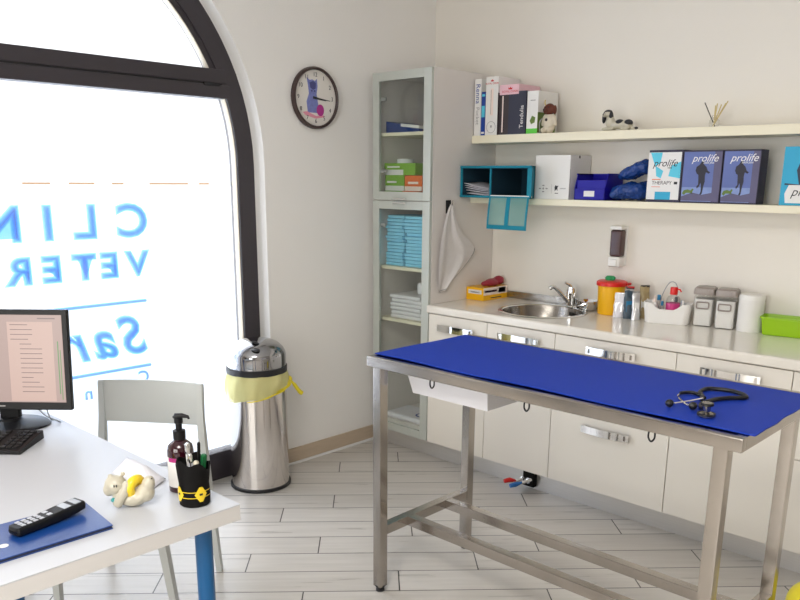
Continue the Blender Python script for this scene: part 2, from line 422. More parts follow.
lp = MB().prism(disc_slice(.14, 1.99, 1.055), GM, .006).build('lower_pane', 'glass_win', win)
FM = frame((GX+.004, 0, 0), (0, 1, 0), (0, 0, 1))
MB().prism(disc_slice(.15, 1.560, 1.05), FM, .001).build('frosted_film', 'film', lp)
MB().prism(disc_slice(1.578, 1.98, 1.05), FM, .001).build('frosted_film', 'film', lp)
MB().prism(disc_slice(2.11, AZ+1.02, 1.02), FM, .001).build('frosted_film', 'film', lp)
# lettering stuck outside, read from the street: soft edges come from stacked film outlines
lt = MB(); TM = lambda y, z, k: frame((GX-.02-.002*k, y, z), (0, -1, 0), (0, 0, 1))
cap = .72
def word(chars, yc, pitch, zc, caph, shear=0.):
    for i, ch in enumerate(chars):
        for k, off in enumerate((-.0095, -.0055, -.0015, .0025, .0065, .010)):
            lt.text(ch, TM(yc-pitch[i], zc, k), caph/cap*1.0, 0, shear, offset=off, depth=.0006, xscale=1.1)
word('CLINICA', 1.905, [0, .226, .400, .600, .78, .95, 1.15], 1.390, .150)
word('VETERINARIA', 1.917, [0, .140, .263, .412, .552, .66, .77, .91, 1.05, 1.17, 1.27], 1.188, .114)
for k, off in enumerate((-.010, -.006, -.002, .002, .006, .010)):
    [lt.text(ch_, TM(y_, z_, k), .262, 0, .30, offset=off, depth=.0006) for ch_, y_, z_ in (('S', 1.885, .838), ('a', 1.735, .838), ('r', 1.600, .838), ('a', 1.46, .838))]
    for ch_, y_, z_ in (('C', 1.905, .628), ('n', 1.617, .595)): lt.text(ch_, TM(y_, z_, k), .085, 0, 0, offset=off*.3, depth=.0006)
    for zz in (1.011, .686):
        lt.box((GX-.022-.002*k, .75, zz-.004-off*.5), (GX-.0214-.002*k, 1.95, zz+.004+off*.5))
lt.build('lettering', 'letter', win, smooth=0)
for a, b in ((1.40, 1.52), (1.60, 1.72), (1.80, 1.86), (1.99, 2.20), (2.26, 2.32)):
    MB().box((GX+.0042, a, 1.564), (GX+.0048, b, 1.574)).build('street_glimpse', 'glimpse', lp, smooth=0)  # tinted slips added in place of the street seen through the clear gap

# wooden skirting on the window wall with a white strip at its foot
struct(MB().box((XL, AY+AR+.005, .014), (XL+.012, 3.36, .095), bev=.002).build('baseboard_left', 'wood_base'))
struct(MB().box((XL, AY+AR+.005, 0), (XL+.020, 3.36, .014), bev=.003).build('trim_1', 'trimw'))

# ------------------------------------------------------------------ tall glass-fronted cabinet
W0, W1, WF = -3.395, -2.947, 3.335
w = thing('tall_cabinet', 'tall narrow cabinet with two pale framed glass doors in the corner', 'cabinet', ((W0+W1)/2, 3.61, 0))
b = MB()
for x in (W0, W1-.018): b.box((x, WF, .105), (x+.018, YB-.005, 2.175), bev=.0015)
b.build('side_panel', 'side', w)
b = MB(); b.box((W0+.018, YB-.012, .105), (W1-.018, YB-.005, 2.175)); b.build('back_panel', 'side', w)
b = MB(); b.box((W0+.018, WF, 2.157), (W1-.018, YB-.012, 2.175)); b.build('top_panel', 'side', w)
MB().box((W0+.018, WF, .105), (W1-.018, YB-.012, .175)).build('bottom_panel', 'side', w)
MB().box((W0+.018, WF, 1.465), (W1-.018, YB-.012, 1.498)).build('shelf', 'side', w)
for z in (1.836, 1.085, .776):
    MB().box((W0+.019, WF+.02, z), (W1-.019, YB-.013, z+.018)).build('shelf', 'shelfm', w)
MB().box((W0+.01, 3.372, 0), (W1, 3.386, .105)).build('plinth', 'kick', w)
def glass_door(z0, z1, handle_z):
    d = MB(); fw = .052; y0, y1 = WF-.022, WF-.002
    d.box((W0+.002, y0, z0), (W0+fw, y1, z1), bev=.002); d.box((W1-fw-.004, y0, z0), (W1-.002, y1, z1), bev=.002)
    d.box((W0+fw, y0, z1-.047), (W1-fw-.004, y1, z1), bev=.002); d.box((W0+fw, y0, z0), (W1-fw-.004, y1, z0+.047), bev=.002)
    o = d.build('door', 'alu', w)
    MB().box((W0+fw-.003, y0+.008, z0+.044), (W1-fw-.001, y0+.012, z1-.044)).build('glass_pane', 'glass', o)
    h = MB(); xm = (W0+W1)/2+.01
    h.box((xm-.05, y0-.024, handle_z-.004), (xm+.05, y0-.018, handle_z+.004), bev=.001)
    for sx in (-.035, .035): h.box((xm+sx-.004, y0-.02, handle_z-.003), (xm+sx+.004, y0+.001, handle_z+.003))
    h.build('handle', 'chrome', o)
    for zz in (z0+.16, z1-.14): MB().box((W0+.05, y1-.002, zz-.01), (W0+.085, y1+.012, zz+.01), bev=.003).build('hinge', 'grey', o)
glass_door(1.4835, 2.173, 1.492)
glass_door(.108, 1.4800, 1.470)

# things in the tall cabinet
def carton(name, label, cat, lo, hi, body, prints=(), group=None, rot=0., bev=.0015, side=None):
    c = ((lo[0]+hi[0])/2, (lo[1]+hi[1])/2, lo[2]); t = thing(name, label, cat, c, rot, group)
    x, y, z = (hi[0]-lo[0])/2, (hi[1]-lo[1])/2, hi[2]-lo[2]
    MB().box((-x, -y, 0), (x, y, z), bev=bev).build('carton_body', body, t, local=True)
    m = MB(); mats = []; any_ = False
    for p in prints:
        kind = p[0]; mt = p[-1]
        if mt not in mats: mats.append(mt)
        mi = mats.index(mt); any_ = True
        if kind == 'rect':        # on the front, fractions of its face
            _, a, b2, c2, d2, _m = p
            m.box((-x+2*x*a, -y-.0006-.00002*len(mats), z*b2), (-x+2*x*c2, -y+.0004, z*d2), mi)
        elif kind == 'side':      # on the +x side
            _, a, b2, c2, d2, _m = p
            m.box((x-.0004, -y+2*y*a, z*b2), (x+.0006, -y+2*y*c2, z*d2), mi)
        elif kind == 'text':
            _, s, a, b2, size, shear, _m = p
            m.text(s, frame((-x+2*x*a, -y-.0010, z*b2), (1, 0, 0), (0, 0, 1)), size, mi, shear, depth=.0004)
        elif kind == 'vtext':     # runs upward
            _, s, a, b2, size, dirn, _m = p
            m.text(s, frame((-x+2*x*a, -y-.0010, z*b2), (0, 0, dirn), (-dirn, 0, 0)), size, mi, 0, depth=.0004)
        elif kind == 'poly':
            _, pts, _m = p
            m.prism([(-x+2*x*u, z*v) for u, v in pts], frame((0, -y-.0009, 0), (1, 0, 0), (0, 0, 1)), .0006, mi)
        elif kind == 'spoly':     # on the +x side, y fraction and height fraction
            _, pts, _m = p
            m.prism([(-y+2*y*u, z*v) for u, v in pts], frame((x+.0009, 0, 0), (0, 1, 0), (0, 0, 1)), .0006, mi)
        elif kind == 'stext':
            _, s, a, b2, size, shear, _m = p
            m.text(s, frame((x+.0010, -y+2*y*a, z*b2), (0, 1, 0), (0, 0, 1)), size, mi, shear, depth=.0004)
    if any_: m.build('print', mats, t, local=True, smooth=0)
    return t
def ell(cx, cy, rx, ry, n=20): return [(cx+rx*math.cos(2*PI*i/n), cy+ry*math.sin(2*PI*i/n)) for i in range(n)]

z = 1.854
t = thing('ring_binder', 'blue ring binder lying on the top shelf inside the glass cabinet', 'binder', (-3.2, 3.5, z))
m = MB(); m.prism([(0, 0), (.25, 0), (.25, .022), (0, .065)], frame((-3.370, 3.40, z+.0005), (1, 0, 0), (0, 0, 1)), .25); m.build('cover', 'bluedoc', t)
m = MB(); m.prism([(.11, .034), (.250, .018), (.250, .034), (.11, .050)], frame((-3.362, 3.397, z+.0005), (1, 0, 0), (0, 0, 1)), .2); m.build('paper_block', 'paper', t)
G = 'cartons on the lower shelf behind the upper glass door'
zz = 1.498
carton('medicine_carton', 'green and white carton at the bottom left of the cartons in the glass cabinet', 'carton', (-3.365, 3.38, zz+.0005), (-3.225, 3.62, zz+.036), 'greenbox', [('rect', 0, 0, 1, .3, 'paper')], G)
carton('medicine_carton', 'orange carton at the bottom of the carton pile in the glass cabinet', 'carton', (-3.22, 3.38, zz+.0005), (-3.09, 3.62, zz+.036), 'orange', [('rect', 0, 0, 1, .35, 'peach')], G)
carton('medicine_carton', 'green carton with white lower band in the middle layer of cartons, glass cabinet', 'carton', (-3.362, 3.385, zz+.0365), (-3.212, 3.62, zz+.124), 'greenbox', [('rect', 0, 0, 1, .32, 'paper'), ('rect', .1, .5, .6, .62, 'paper')], G)
carton('medicine_carton', 'orange carton with pale lower band in the middle layer, glass cabinet', 'carton', (-3.207, 3.385, zz+.0365), (-3.075, 3.62, zz+.122), 'orange', [('rect', 0, 0, 1, .3, 'peach'), ('rect', .2, .45, .8, .6, 'peach')], G)
carton('medicine_carton', 'wide green carton lying topmost on the carton pile behind the upper glass door', 'carton', (-3.374, 3.39, zz+.1245), (-3.13, 3.62, zz+.190), 'greenbox', [('rect', 0, 0, .62, .45, 'paper'), ('rect', .1, .62, .5, .75, 'paper')], G)
tag(MB().loft([[(-3.28+.03*math.cos(a)*(1.6), 3.47+.05*math.sin(a), zz+.1905+h) for a in [2*PI*i/14 for i in range(14)]] for h in (0, .012, .024)]).build('glove_packet', 'paperv'), 'small pale packet lying on the topmost green carton in the glass cabinet', 'packet')

G = 'light blue pads stacked behind the lower glass door'
for c, (x0, x1) in enumerate(((-3.362, -3.222), (-3.212, -3.062))):
    nrow = 15
    for k in range(nrow):
        z0 = 1.1035+k*.0195; jx = random.uniform(-.008, .008); jy = random.uniform(0, .015)
        if z0+.019 > 1.40: break
        m = MB(); m.box((-(x1-x0)/2, -.10, 0), ((x1-x0)/2, .10, .0185), bev=.006, seg=2)
        m.box((-(x1-x0)/2+.003, -.102, .0087), ((x1-x0)/2-.003, -.09, .0097), 0)
        o = m.build('absorbent_pad', 'pad'); o.location = ((x0+x1)/2+jx, 3.49+jy, z0); o.rotation_euler = (0, 0, random.uniform(-.05, .05))
        ORG[o.name] = (0, 0, 0)
        order = ('bottom', 'second', 'third', 'fourth', 'fifth', 'sixth', 'seventh', 'eighth', 'ninth', 'tenth', 'eleventh', 'twelfth', 'thirteenth', 'fourteenth', 'fifteenth')[k]
        tag(o, 'light blue folded pad, %s from below in the %s stack behind lower glass door' % (order if k else 'lowest', 'left' if c == 0 else 'right'), 'pad', G)
G = 'folded white linen behind the lower glass door'
for k in range(6):
    z0 = .7945+k*.0235
    m = MB(); m.box((-.125, -.12, 0), (.125, .12, .0225), bev=.009, seg=3); m.box((-.12, -.1215, .0105), (.12, -.1, .012), 0)
    o = m.build('folded_towel', 'towelw'); o.location = (-3.19+random.uniform(-.01, .01), 3.50, z0); o.rotation_euler = (0, 0, random.uniform(-.05, .05))
    tag(o, 'folded white cloth, %s of the pile on the cabinet middle shelf' % ('lowest', 'second from below', 'third from below', 'fourth from below', 'second from top', 'topmost')[k], 'cloth', G)
o = MB().box((-.05, -.11, 0), (.05, .11, .075), bev=.02, seg=3).build('folded_towel', 'towelw'); o.location = (-3.11, 3.55, .9365)
tag(o, 'bulky white cloth bundle lying on the right end of the folded cloth pile', 'cloth', G)
t = thing('cotton_packet', 'flat white packet with a blue round emblem at the bottom of the cabinet', 'packet', (-3.17, 3.46, .1755))
m = MB(); m.box((-3.32, 3.355, .1755), (-3.02, 3.56, .208), bev=.012, seg=3); m.build('wrapper', 'paperv', t)
m = MB(); m.lathe([(.034, 0), (.046, 0), (.046, .001), (.034, .001)], (-3.09, 3.44, .2077), 24, cap0=False, cap1=False); m.build('emblem', 'bluebook', t)

# ------------------------------------------------------------------ base units along the wall
KF, KY = 3.315, 3.366
def handle_mb(xc, z):
    h = MB()
    n_ = 12
    def hs(i): 
        x = xc-.127+.254*i/n_; b_ = .012*(1-((i/n_)*2-1)**2); y = KF-.022-b_
        return [(x, y, z-.018), (x, y, z+.018), (x, y+.005, z+.018), (x, y+.005, z-.018)]
    h.loft([hs(i) for i in range(n_+1)])
    for sx in (-.10, .10): h.box((xc+sx-.016, KF-.026, z-.012), (xc+sx+.016, KF+.0005, z+.012), bev=.001)
    return h
def unit(label, x0, x1, fronts, hl=.870, hr=.870):
    t = thing('base_cabinet', label, 'cabinet', ((x0+x1)/2, 3.6, 0), 0, 'cream base cabinets under the worktop')
    c = MB(); g = .001
    c.box((x0+g, KF+.021, .105), (x0+.018, YB-.005, hl)); c.box((x1-.018, KF+.021, .105), (x1-g, YB-.005, hr))
    c.box((x0+.018, KF+.021, .105), (x1-.018, YB-.005, .123)); c.box((x0+.018, YB-.012, .123), (x1-.018, YB-.005, min(hl, hr)))
    c.box((x0+.002, KF+.021, .842), (x1-.002, KF+.05, .870))
    c.build('carcass', 'carc', t)
    MB().box((x0, KY, 0), (x1, KY+.014, .105)).build('plinth', 'kick', t)
    for kind, z0, z1, hz in fronts:
        d = MB().box((x0+.0018, KF, z0), (x1-.0018, KF+.019, z1), bev=.0015).build(kind, 'cream', t)
        if hz: handle_mb((x0+x1)/2, hz).build('handle', 'chrome', d)
XS = [-2.945, -2.530, -2.106, -1.475, -.985, -.40]
unit('cream cabinet with one door beside the tall glass cabinet, behind the white tub', XS[0], XS[1], [('door', .107, .866, .799)], hr=.74)
unit('cream sink cabinet with one door, below the round basin', XS[1], XS[2], [('door', .107, .866, .810)], hl=.74, hr=.74)
dr = [('drawer', .693, .866, .815), ('drawer', .506, .690, .655), ('drawer', .107, .503, .424)]
unit('wide cream drawer cabinet whose deep lower drawer handle shows under the steel table', XS[2], XS[3], dr)
unit('cream cabinet with one door, to the right of the wide drawer cabinet', XS[3], XS[4], [('door', .107, .866, .808)])
unit('cream drawer cabinet at the right edge of the photo, behind the table end', XS[4], XS[5], dr)

# continuous worktop with the round cut-out
SX, SY, SR = -2.372, 3.592, .224
t = thing('worktop', 'long cream worktop running over the base cabinets along the back wall', 'worktop', (-1.7, 3.6, .872))
m = MB(); z0, z1 = .872, .9157
x0, x1, y0, y1 = -2.944, -.39, 3.325, YB-.004
qx0, qx1 = SX-.26, SX+.26
m.box((x0, y0, z0), (qx0, y1, z1)); m.box((qx1, y0, z0), (x1, y1, z1))
angs = sorted([2*PI*i/64 for i in range(64)] + [math.atan2(dy, dx) % (2*PI) for dx in (qx0-SX, qx1-SX) for dy in (y0-SY, y1-SY)])
inn, out = [], []
for a in angs:
    c, s = math.cos(a), math.sin(a)
    k = min(((qx1-SX)/c if c > 1e-9 else (qx0-SX)/c if c < -1e-9 else 9), ((y1-SY)/s if s > 1e-9 else (y0-SY)/s if s < -1e-9 else 9))
    inn.append((SX+SR*c, SY+SR*s)); out.append((SX+k*c, SY+k*s))
m.loft([[(a[0], a[1], z1), (b[0], b[1], z1), (b[0], b[1], z0), (a[0], a[1], z0)] for a, b in zip(inn, out)], closed=True)
m.build('slab', 'top', t)
m = MB(); prof = [(3.326, z0)] + [(3.305-.010+.010, z0)] + arc(3.305, z0+.008, .008, 270, 180, 4)[1:] + arc(3.309, z1-.012, .012, 180, 90, 6) + [(3.326, z1)]
m.prism([(p[0], p[1]) for p in prof], frame((x0, 0, 0), (0, 1, 0), (0, 0, 1)), -(x1-x0)); m.build('front_edge', 'top', t)
tag(MB().box((-2.944, YB-.016, .9162), (-2.17, YB-.005, .957), bev=.002).build('splash_strip', 'sink'), 'low steel strip along the foot of the wall behind the sink', 'splash strip')

# round sink
t = thing('sink', 'round steel basin set into the cream worktop', 'sink', (SX, SY, .9157))
zt = .9162
m = MB(); m.lathe([(.214, zt), (.218, zt+.004), (.232, zt+.004), (.238, zt+.0003)], (SX, SY, 0), 64, cap0=False, cap1=False); m.build('rim', 'chrome', t)
m = MB(); m.lathe([(.216, zt+.001), (.211, zt-.02), (.200, zt-.09), (.172, zt-.13), (.14, zt-.15), (.03, zt-.158), (.001, zt-.158)], (SX, SY, 0), 64, cap0=False, cap1=False); m.build('bowl', 'sinkd', t)
m = MB(); m.lathe([(.001, zt-.154), (.034, zt-.154), (.038, zt-.157)], (SX, SY, 0), 24, cap0=False, cap1=False); m.build('drain', 'chrome', t)
m = MB()
for k in range(4): m.box((SX+.045+k*.018, SY+.196-k*.005, zt-.042), (SX+.053+k*.018, SY+.208-k*.005, zt-.022), bev=.002)
m.build('overflow_slot', 'gap', t)

# mixer tap
t = thing('mixer_tap', 'chrome single lever mixer tap standing behind the round sink', 'tap', (-2.335, 3.815, .9162))
m = MB(); m.lathe([(.030, .9162), (.030, .922), (.025, .928), (.024, .985), (.027, .99), (.027, 1.012), (.022, 1.028), (.010, 1.036)], (-2.335, 3.815, 0), 28); m.build('body', 'chrome', t)
m = MB(); m.tube(curve_pts([(-2.342, 3.800, .950), (-2.362, 3.772, .985), (-2.385, 3.742, 1.022), (-2.399, 3.725, 1.034), (-2.410, 3.712, 1.022)], 6), [.013]*6+[.012]*6+[.0115]*6+[.0115]*6+[.011], 14); m.build('spout', 'chrome', t)
m = MB(); m.tube([(-2.335, 3.815, 1.022), (-2.340, 3.80, 1.044), (-2.352, 3.775, 1.056)], [.015, .011, .007], 12); m.build('lever', 'chrome', t)
# steel dish beside the tap
t = thing('steel_dish', 'small steel bowl standing between the tap and the yellow sharps bin', 'bowl', (-2.225, 3.80, .9162))
m = MB(); m.lathe([(.028, .9162), (.038, .922), (.050, .945), (.060, .968), (.062, .969), (.058, .962), (.046, .94), (.034, .926), (.001, .922)], (-2.215, 3.805, 0), 32, cap1=False); m.build('basin', 'chrome', t)
m = MB(); m.tube(curve_pts([(-2.268, 3.778, .924), (-2.25, 3.75, .932), (-2.23, 3.735, .945), (-2.21, 3.745, .955), (-2.20, 3.752, .958)], 5), .006, 8); m.build('grip', 'chrome', t)

# glove carton and maroon glove
t = carton('glove_carton', 'yellow and white glove carton on the worktop against the tall cabinet', 'carton', (-2.943, 3.645, .9162), (-2.815, 3.875, .990), 'yellow',
    [('side', 0, .42, 1, 1, 'peach'), ('side', .05, .62, .55, .78, 'magenta'), ('side', .62, .5, .92, .9, 'paper'), ('rect', .12, .5, .88, .82, 'paper'), ('rect', .25, .6, .75, .68, 'magenta'), ('side', .3, .12, .75, .2, 'ink')])
m = MB()
m.ball((-2.86, 3.78, 1.010), (.036, .075, .024), rot=Matrix.Rotation(.2, 3, 'Z')); m.ball((-2.85, 3.83, 1.020), (.030, .04, .027)); m.ball((-2.87, 3.73, 1.006), (.02, .035, .015))
tag(m.build('glove', 'maroon', mods=[('REMESH', dict(mode='VOXEL', voxel_size=.005)), ('SMOOTH', dict(iterations=3))]), 'maroon crumpled glove lying on the yellow glove carton', 'glove')

# ------------------------------------------------------------------ worktop clutter
ZW = .9162
t = thing('sharps_bin', 'yellow sharps bin with red lid and green stopper on the worktop', 'sharps bin', (-2.075, 3.785, ZW))
C = (-2.075, 3.785, 0)
m = MB(); m.lathe([(.062, ZW), (.065, ZW+.004), (.071, ZW+.148), (.073, ZW+.15)], C, 36); m.build('body', 'yellow', t)
m = MB(); m.lathe([(.073, ZW+.15), (.079, ZW+.151), (.079, ZW+.170), (.070, ZW+.176), (.03, ZW+.178)], C, 36)
m.box((-2.015, 3.79, ZW+.155), (-1.985, 3.83, ZW+.168), bev=.004); m.build('lid', 'red', t)
m = MB(); m.lathe([(.024, ZW+.176), (.026, ZW+.192), (.018, ZW+.2)], (-2.085, 3.78, 0), 20); m.ball((-2.065, 3.775, ZW+.19), (.014, .012, .01)); m.build('stopper', 'green', t)

def pouch(name, label, base, w, h, d, mats, rotz, lean=0., group=None, cat='pouch'):
    t = thing(name, label, cat, base, rotz, group)
    def sec(f):   # pillow section narrowing to a seam at the top
        th = d*math.sin(min(1, (1-f)*1.15+.02)*PI/2)*.5+.0015; ww = w/2*(1-.10*math.sin(f*PI))*(1-.16*max(0, f-.6)/.4)
        y = lean*f*h
        return [(ww*math.cos(a), y+th*math.copysign(abs(math.sin(a))**.8, math.sin(a)), f*h) for a in [2*PI*i/20 for i in range(20)]]
    o = MB().loft([sec(f) for f in [i/18 for i in range(19)]]).build('bag', mats[0], t, local=True, smooth=70)
    tx = bpy.data.textures.new('crease', 'CLOUDS'); tx.noise_scale = .028
    d_ = o.modifiers.new('crease', 'DISPLACE'); d_.texture = tx; d_.strength = .012; d_.mid_level = .5; d_.texture_coords = 'GLOBAL'
    MB().box((-w/2*.80, lean*h-.0025, h*.96), (w/2*.80, lean*h+.0025, h*1.02), bev=.001).build('seam', mats[1], t, local=True)
    MB().loft([[(x*w, -d*.5-.002+lean*f*h+(.28*d*f), f*h) for x in (-.3, .3)]+[(x*w, -d*.5+.004+lean*f*h+(.28*d*f), f*h) for x in (.3, -.3)] for f in (.25, .62)]).build('label_patch', mats[2], t, local=True)
    return t
GP = 'small pouches leaning between sharps bin and white tub'
pouch('cotton_pouch', 'silver white pouch leaning against the yellow sharps bin', (-1.985, 3.712, ZW), .058, .125, .03, ('paperv', 'foil', 'foil'), .35, .02, GP)
pouch('cotton_pouch', 'dark red topped pouch just behind the silver white pouch', (-1.955, 3.765, ZW), .045, .155, .03, ('darkb', 'redink', 'maroon'), .5, .02, GP)
pouch('cotton_pouch', 'slate and silver pouch leaning in the middle of the pouch row', (-1.930, 3.715, ZW), .056, .145, .034, ('slate', 'foil', 'bluec'), .7, .12, GP)
pouch('cotton_pouch', 'pale grey pouch leaning beside the slate pouch', (-1.885, 3.705, ZW), .046, .14, .026, ('foil', 'grey', 'paper'), .8, .12, GP)
pouch('cotton_pouch', 'khaki pouch leaning against the left end of the white tub', (-1.885, 3.785, ZW), .06, .165, .03, ('khaki', 'darkb', 'paper'), .75, .02, GP)

# white caddy tub with dipped rim, full of bottles
t = thing('storage_tub', 'white plastic tub with a dipped front rim full of small bottles', 'tub', (-1.735, 3.745, ZW), math.radians(16))
LX, LY = .112, .052
def tubring(z, s, dip, inset=0.):
    pts = []
    for px, py in rrect(-LX*s+inset, -LY*s+inset, LX*s-inset, LY*s-inset, .028, 8):
        k = 0.
        if dip: k = -.030*max(0, min(1, (.62-abs(px)/LX)/.28))
        pts.append((px, py, z+k))
    # densify long sides for the dip
    out = []
    for a, b in zip(pts, pts[1:]+pts[:1]):
        n = 10 if abs(a[0]-b[0]) > .05 else 1
        for i in range(n):
            f = i/n; px = a[0]+(b[0]-a[0])*f; py = a[1]+(b[1]-a[1])*f
            kk = -.030*max(0, min(1, (.66-abs(px)/LX)/.3)) if dip else 0
            out.append((px, py, z+kk))
    return out
m = MB(); m.loft([tubring(0, .9, 0), tubring(.004, .93, 0), tubring(.05, .97, 0), tubring(.102, 1.03, 1), tubring(.102, 1.03, 1, .003), tubring(.05, .97, 0, .003), tubring(.006, .92, 0, .003)], cap1=True)
m.build('shell', 'white', t, local=True)
def on_tub(lx, ly):
    a = math.radians(16); return (-1.735+lx*math.cos(a)-ly*math.sin(a), 3.745+lx*math.sin(a)+ly*math.cos(a), ZW+.0075)
def bottle(label, pos, r, h, body, cap_, capm, fill=None, tip=False, group='small bottles in the white tub'):
    t = thing('bottle', label, 'bottle', pos, 0, group)
    MB().lathe([(r*.9, 0), (r, .004), (r, h*.62), (r*.8, h*.72), (r*.38, h*.78), (r*.38, h*.82)], (0, 0, 0), 20).build('body', body, t, local=True)
    c = MB()
    if tip: c.lathe([(r*.5, h*.80), (r*.5, h*.9), (r*.2, h*.95), (r*.12, h*1.08)], (0, 0, 0), 16)
    else: c.lathe([(r*.55, h*.79), (r*.55, h*.97), (r*.45, h)], (0, 0, 0), 16)
    if cap_ == 'nozzle': c.tube([(0, 0, h*.93), (r*.9, -.1*r, h*.95), (r*1.15, -.1*r, h*.88)], .004, 8)
    c.build('cap', capm, t, local=True)
    if fill: MB().lathe([(r*1.012, .003), (r*1.012, h*.55)], (0, 0, 0), 20, cap0=False, cap1=False).build('contents', fill, t, local=True)
    return t
bottle('white dropper bottle at the left end of the white tub', on_tub(-.066, -.012), .017, .118, 'white', '', 'peach', tip=True)
bottle('blue capped clear bottle behind the white dropper bottle', on_tub(-.052, .026), .016, .125, 'clear', '', 'bluec')
bottle('small clear vial between dropper bottle and pink wash bottle', on_tub(-.028, -.014), .013, .10, 'clear', '', 'bluec')
bottle('wash bottle of pink liquid with a red spout cap', on_tub(.022, -.004), .034, .172, 'clear', 'nozzle', 'red', 'pinkliq')
bottle('teal bottle behind the right side of the pink wash bottle', on_tub(.064, .022), .015, .105, 'bluec', '', 'bluec')
bottle('white tube at the right end of the white tub', on_tub(.070, -.014), .012, .11, 'white', '', 'paper')
bottle('clear bottle with a navy cap at the tub\'s right rim', on_tub(.030, .030), .014, .12, 'clear', '', 'navy')
p = on_tub(-.015, .028)
tag(MB().tube(curve_pts([(p[0]-.045, p[1]-.012, p[2]+.002), (p[0]-.03, p[1]+.01, p[2]+.12), (p[0]+.0, p[1]+.015, p[2]+.185), (p[0]+.035, p[1]+.005, p[2]+.19), (p[0]+.055, p[1], p[2]+.16)], 6), .0022, 6).build('thin_tubing', 'cable'), 'thin grey tube arching up out of the white tub', 'tubing')

# lidded square jars
def jar(label, loc, rz):
    t = thing('storage_jar', label, 'jar', loc, rz, 'grey lidded jars on the worktop')
    def sq(s, z): return [(px, py, z) for px, py in rrect(-s, -s, s, s, .012, 4)]
    m = MB(); m.loft([sq(.042, 0), sq(.044, .004), sq(.046, .150), sq(.0445, .154)]); m.build('body', 'clear', t, local=True)
    m = MB(); m.loft([sq(.0405, .004), sq(.0425, .125), sq(.0415, .132)]); m.build('contents', 'paper', t, local=True)
    m = MB(); m.loft([sq(.048, .154), sq(.050, .160), sq(.048, .182), sq(.040, .190)]); m.box((.02, -.058, .160), (.046, -.03, .185), bev=.005); m.build('lid', 'greylid', t, local=True)
    m = MB(); m.tube([(x, -.0475, z) for x, z in rrect(-.030, .088, .026, .118, .006, 3)], .0035, 6, closed=True); m.build('label_holder', 'greylid', t, local=True)
    return t
J = jar('square clear jar with grey lid, next to the white tub', (-1.580, 3.810, ZW), math.radians(14))
dup(J, (-1.472, 3.812, ZW), math.radians(12), 'square clear jar with grey lid, next to the white canister')
t = thing('canister', 'plain white round canister standing between grey lidded jar and lime box', 'canister', (-1.358, 3.815, ZW))
C = (-1.358, 3.815, 0)
MB().lathe([(.055, ZW), (.056, ZW+.003), (.057, ZW+.168), (.054, ZW+.174), (.001, ZW+.175)], C, 40, cap1=False).build('body', 'paper', t)
m = MB(); m.lathe([(.0572, ZW+.150), (.0576, ZW+.152), (.0576, ZW+.168), (.0572, ZW+.170)], C, 40, cap0=False, cap1=False); m.build('rim_band', 'white', t)
t = thing('lime_box', 'lime green open plastic box at the right end of the worktop', 'box', (-1.20, 3.82, ZW), math.radians(8))
def bx(sx, sy, z, i=0.): return [(px, py, z) for px, py in rrect(-sx+i, -sy+i, sx-i, sy-i, .012, 4)]
MB().loft([bx(.085, .042, 0), bx(.088, .045, .003), bx(.097, .053, .082), bx(.097, .053, .082, .003), bx(.088, .045, .006, .003)]).build('shell', 'lime', t, local=True)
MB().loft([bx(.097, .053, .076), bx(.102, .058, .077), bx(.102, .058, .085), bx(.097, .053, .085)], closed=True).build('rim', 'lime', t, local=True)

# wall soap dispenser
t = thing('soap_dispenser', 'white wall soap dispenser with dark soap window above the sharps bin', 'soap dispenser', (-2.094, YB, 1.155))
m = MB(); m.box((-2.131, YB-.012, 1.165), (-2.057, YB-.0005, 1.372), bev=.004); m.box((-2.129, YB-.075, 1.158), (-2.059, YB-.0125, 1.212), bev=.01, seg=3); m.box((-2.129, YB-.072, 1.352), (-2.059, YB-.0125, 1.372), bev=.006); m.build('housing', 'white', t)
MB().box((-2.126, YB-.070, 1.212), (-2.062, YB-.0125, 1.352), bev=.012, seg=3).build('soap_window', 'soap', t)
MB().box((-2.116, YB-.085, 1.164), (-2.072, YB-.074, 1.20), bev=.005).build('push_bar', 'white', t)

# hook and towel on the cabinet side
t = thing('wall_hook', 'small steel hook plate on the side of the tall cabinet', 'hook', (W1, 3.465, 1.43))
m = MB(); m.box((W1+.0003, 3.445, 1.415), (W1+.004, 3.487, 1.488), bev=.001); m.build('plate', 'key', t)
m = MB(); m.tube(curve_pts([(W1+.003, 3.466, 1.465), (W1+.03, 3.466, 1.46), (W1+.036, 3.466, 1.475), (W1+.034, 3.466, 1.487)], 5), .0045, 8); m.build('prong', 'chrome', t)
out_l = [(3.462, 1.462), (3.436, 1.42), (3.397, 1.30), (3.367, 1.135), (3.379, .975)]
out_r = [(3.470, 1.462), (3.50, 1.40), (3.57, 1.305), (3.69, 1.190), (3.45, .998)]
def tl(pts, f):
    P = curve_pts([(a, b, 0) for a, b in pts], 10); x = f*(len(P)-1); i = min(int(x), len(P)-2); return P[i].lerp(P[i+1], x-i)
def tw(side):
    def fn(u, v):
        a, b = tl(out_l, v), tl(out_r, v); p = a.lerp(b, u)
        fold = math.sin(u*9+v*2.0)*.009*(.25+v)+math.sin(u*21)*.002
        return (W1+.0165+.006*(1-v)+fold*.8+side*.0035, p.x, p.y)
    return fn
m = MB(); m.grid(tw(1), 26, 34); m.grid(tw(-1), 26, 34)
tw_o = m.build('towel', 'towel', smooth=80)
tag(tw_o, 'white terry towel hanging in a point from the hook on the tall cabinet', 'towel')
m = MB()
ed = [tw(1)(1, v/40) for v in range(29, 41)]+[tw(1)(u/20, 1) for u in range(20, -1, -1)]
m.tube([V(p)+V((.001, 0, .006)) for p in ed], .0022, 6)
o = m.build('hem_stripe', 'grey', tw_o, local=True); o['label'] = 'grey woven stripe along the hem'

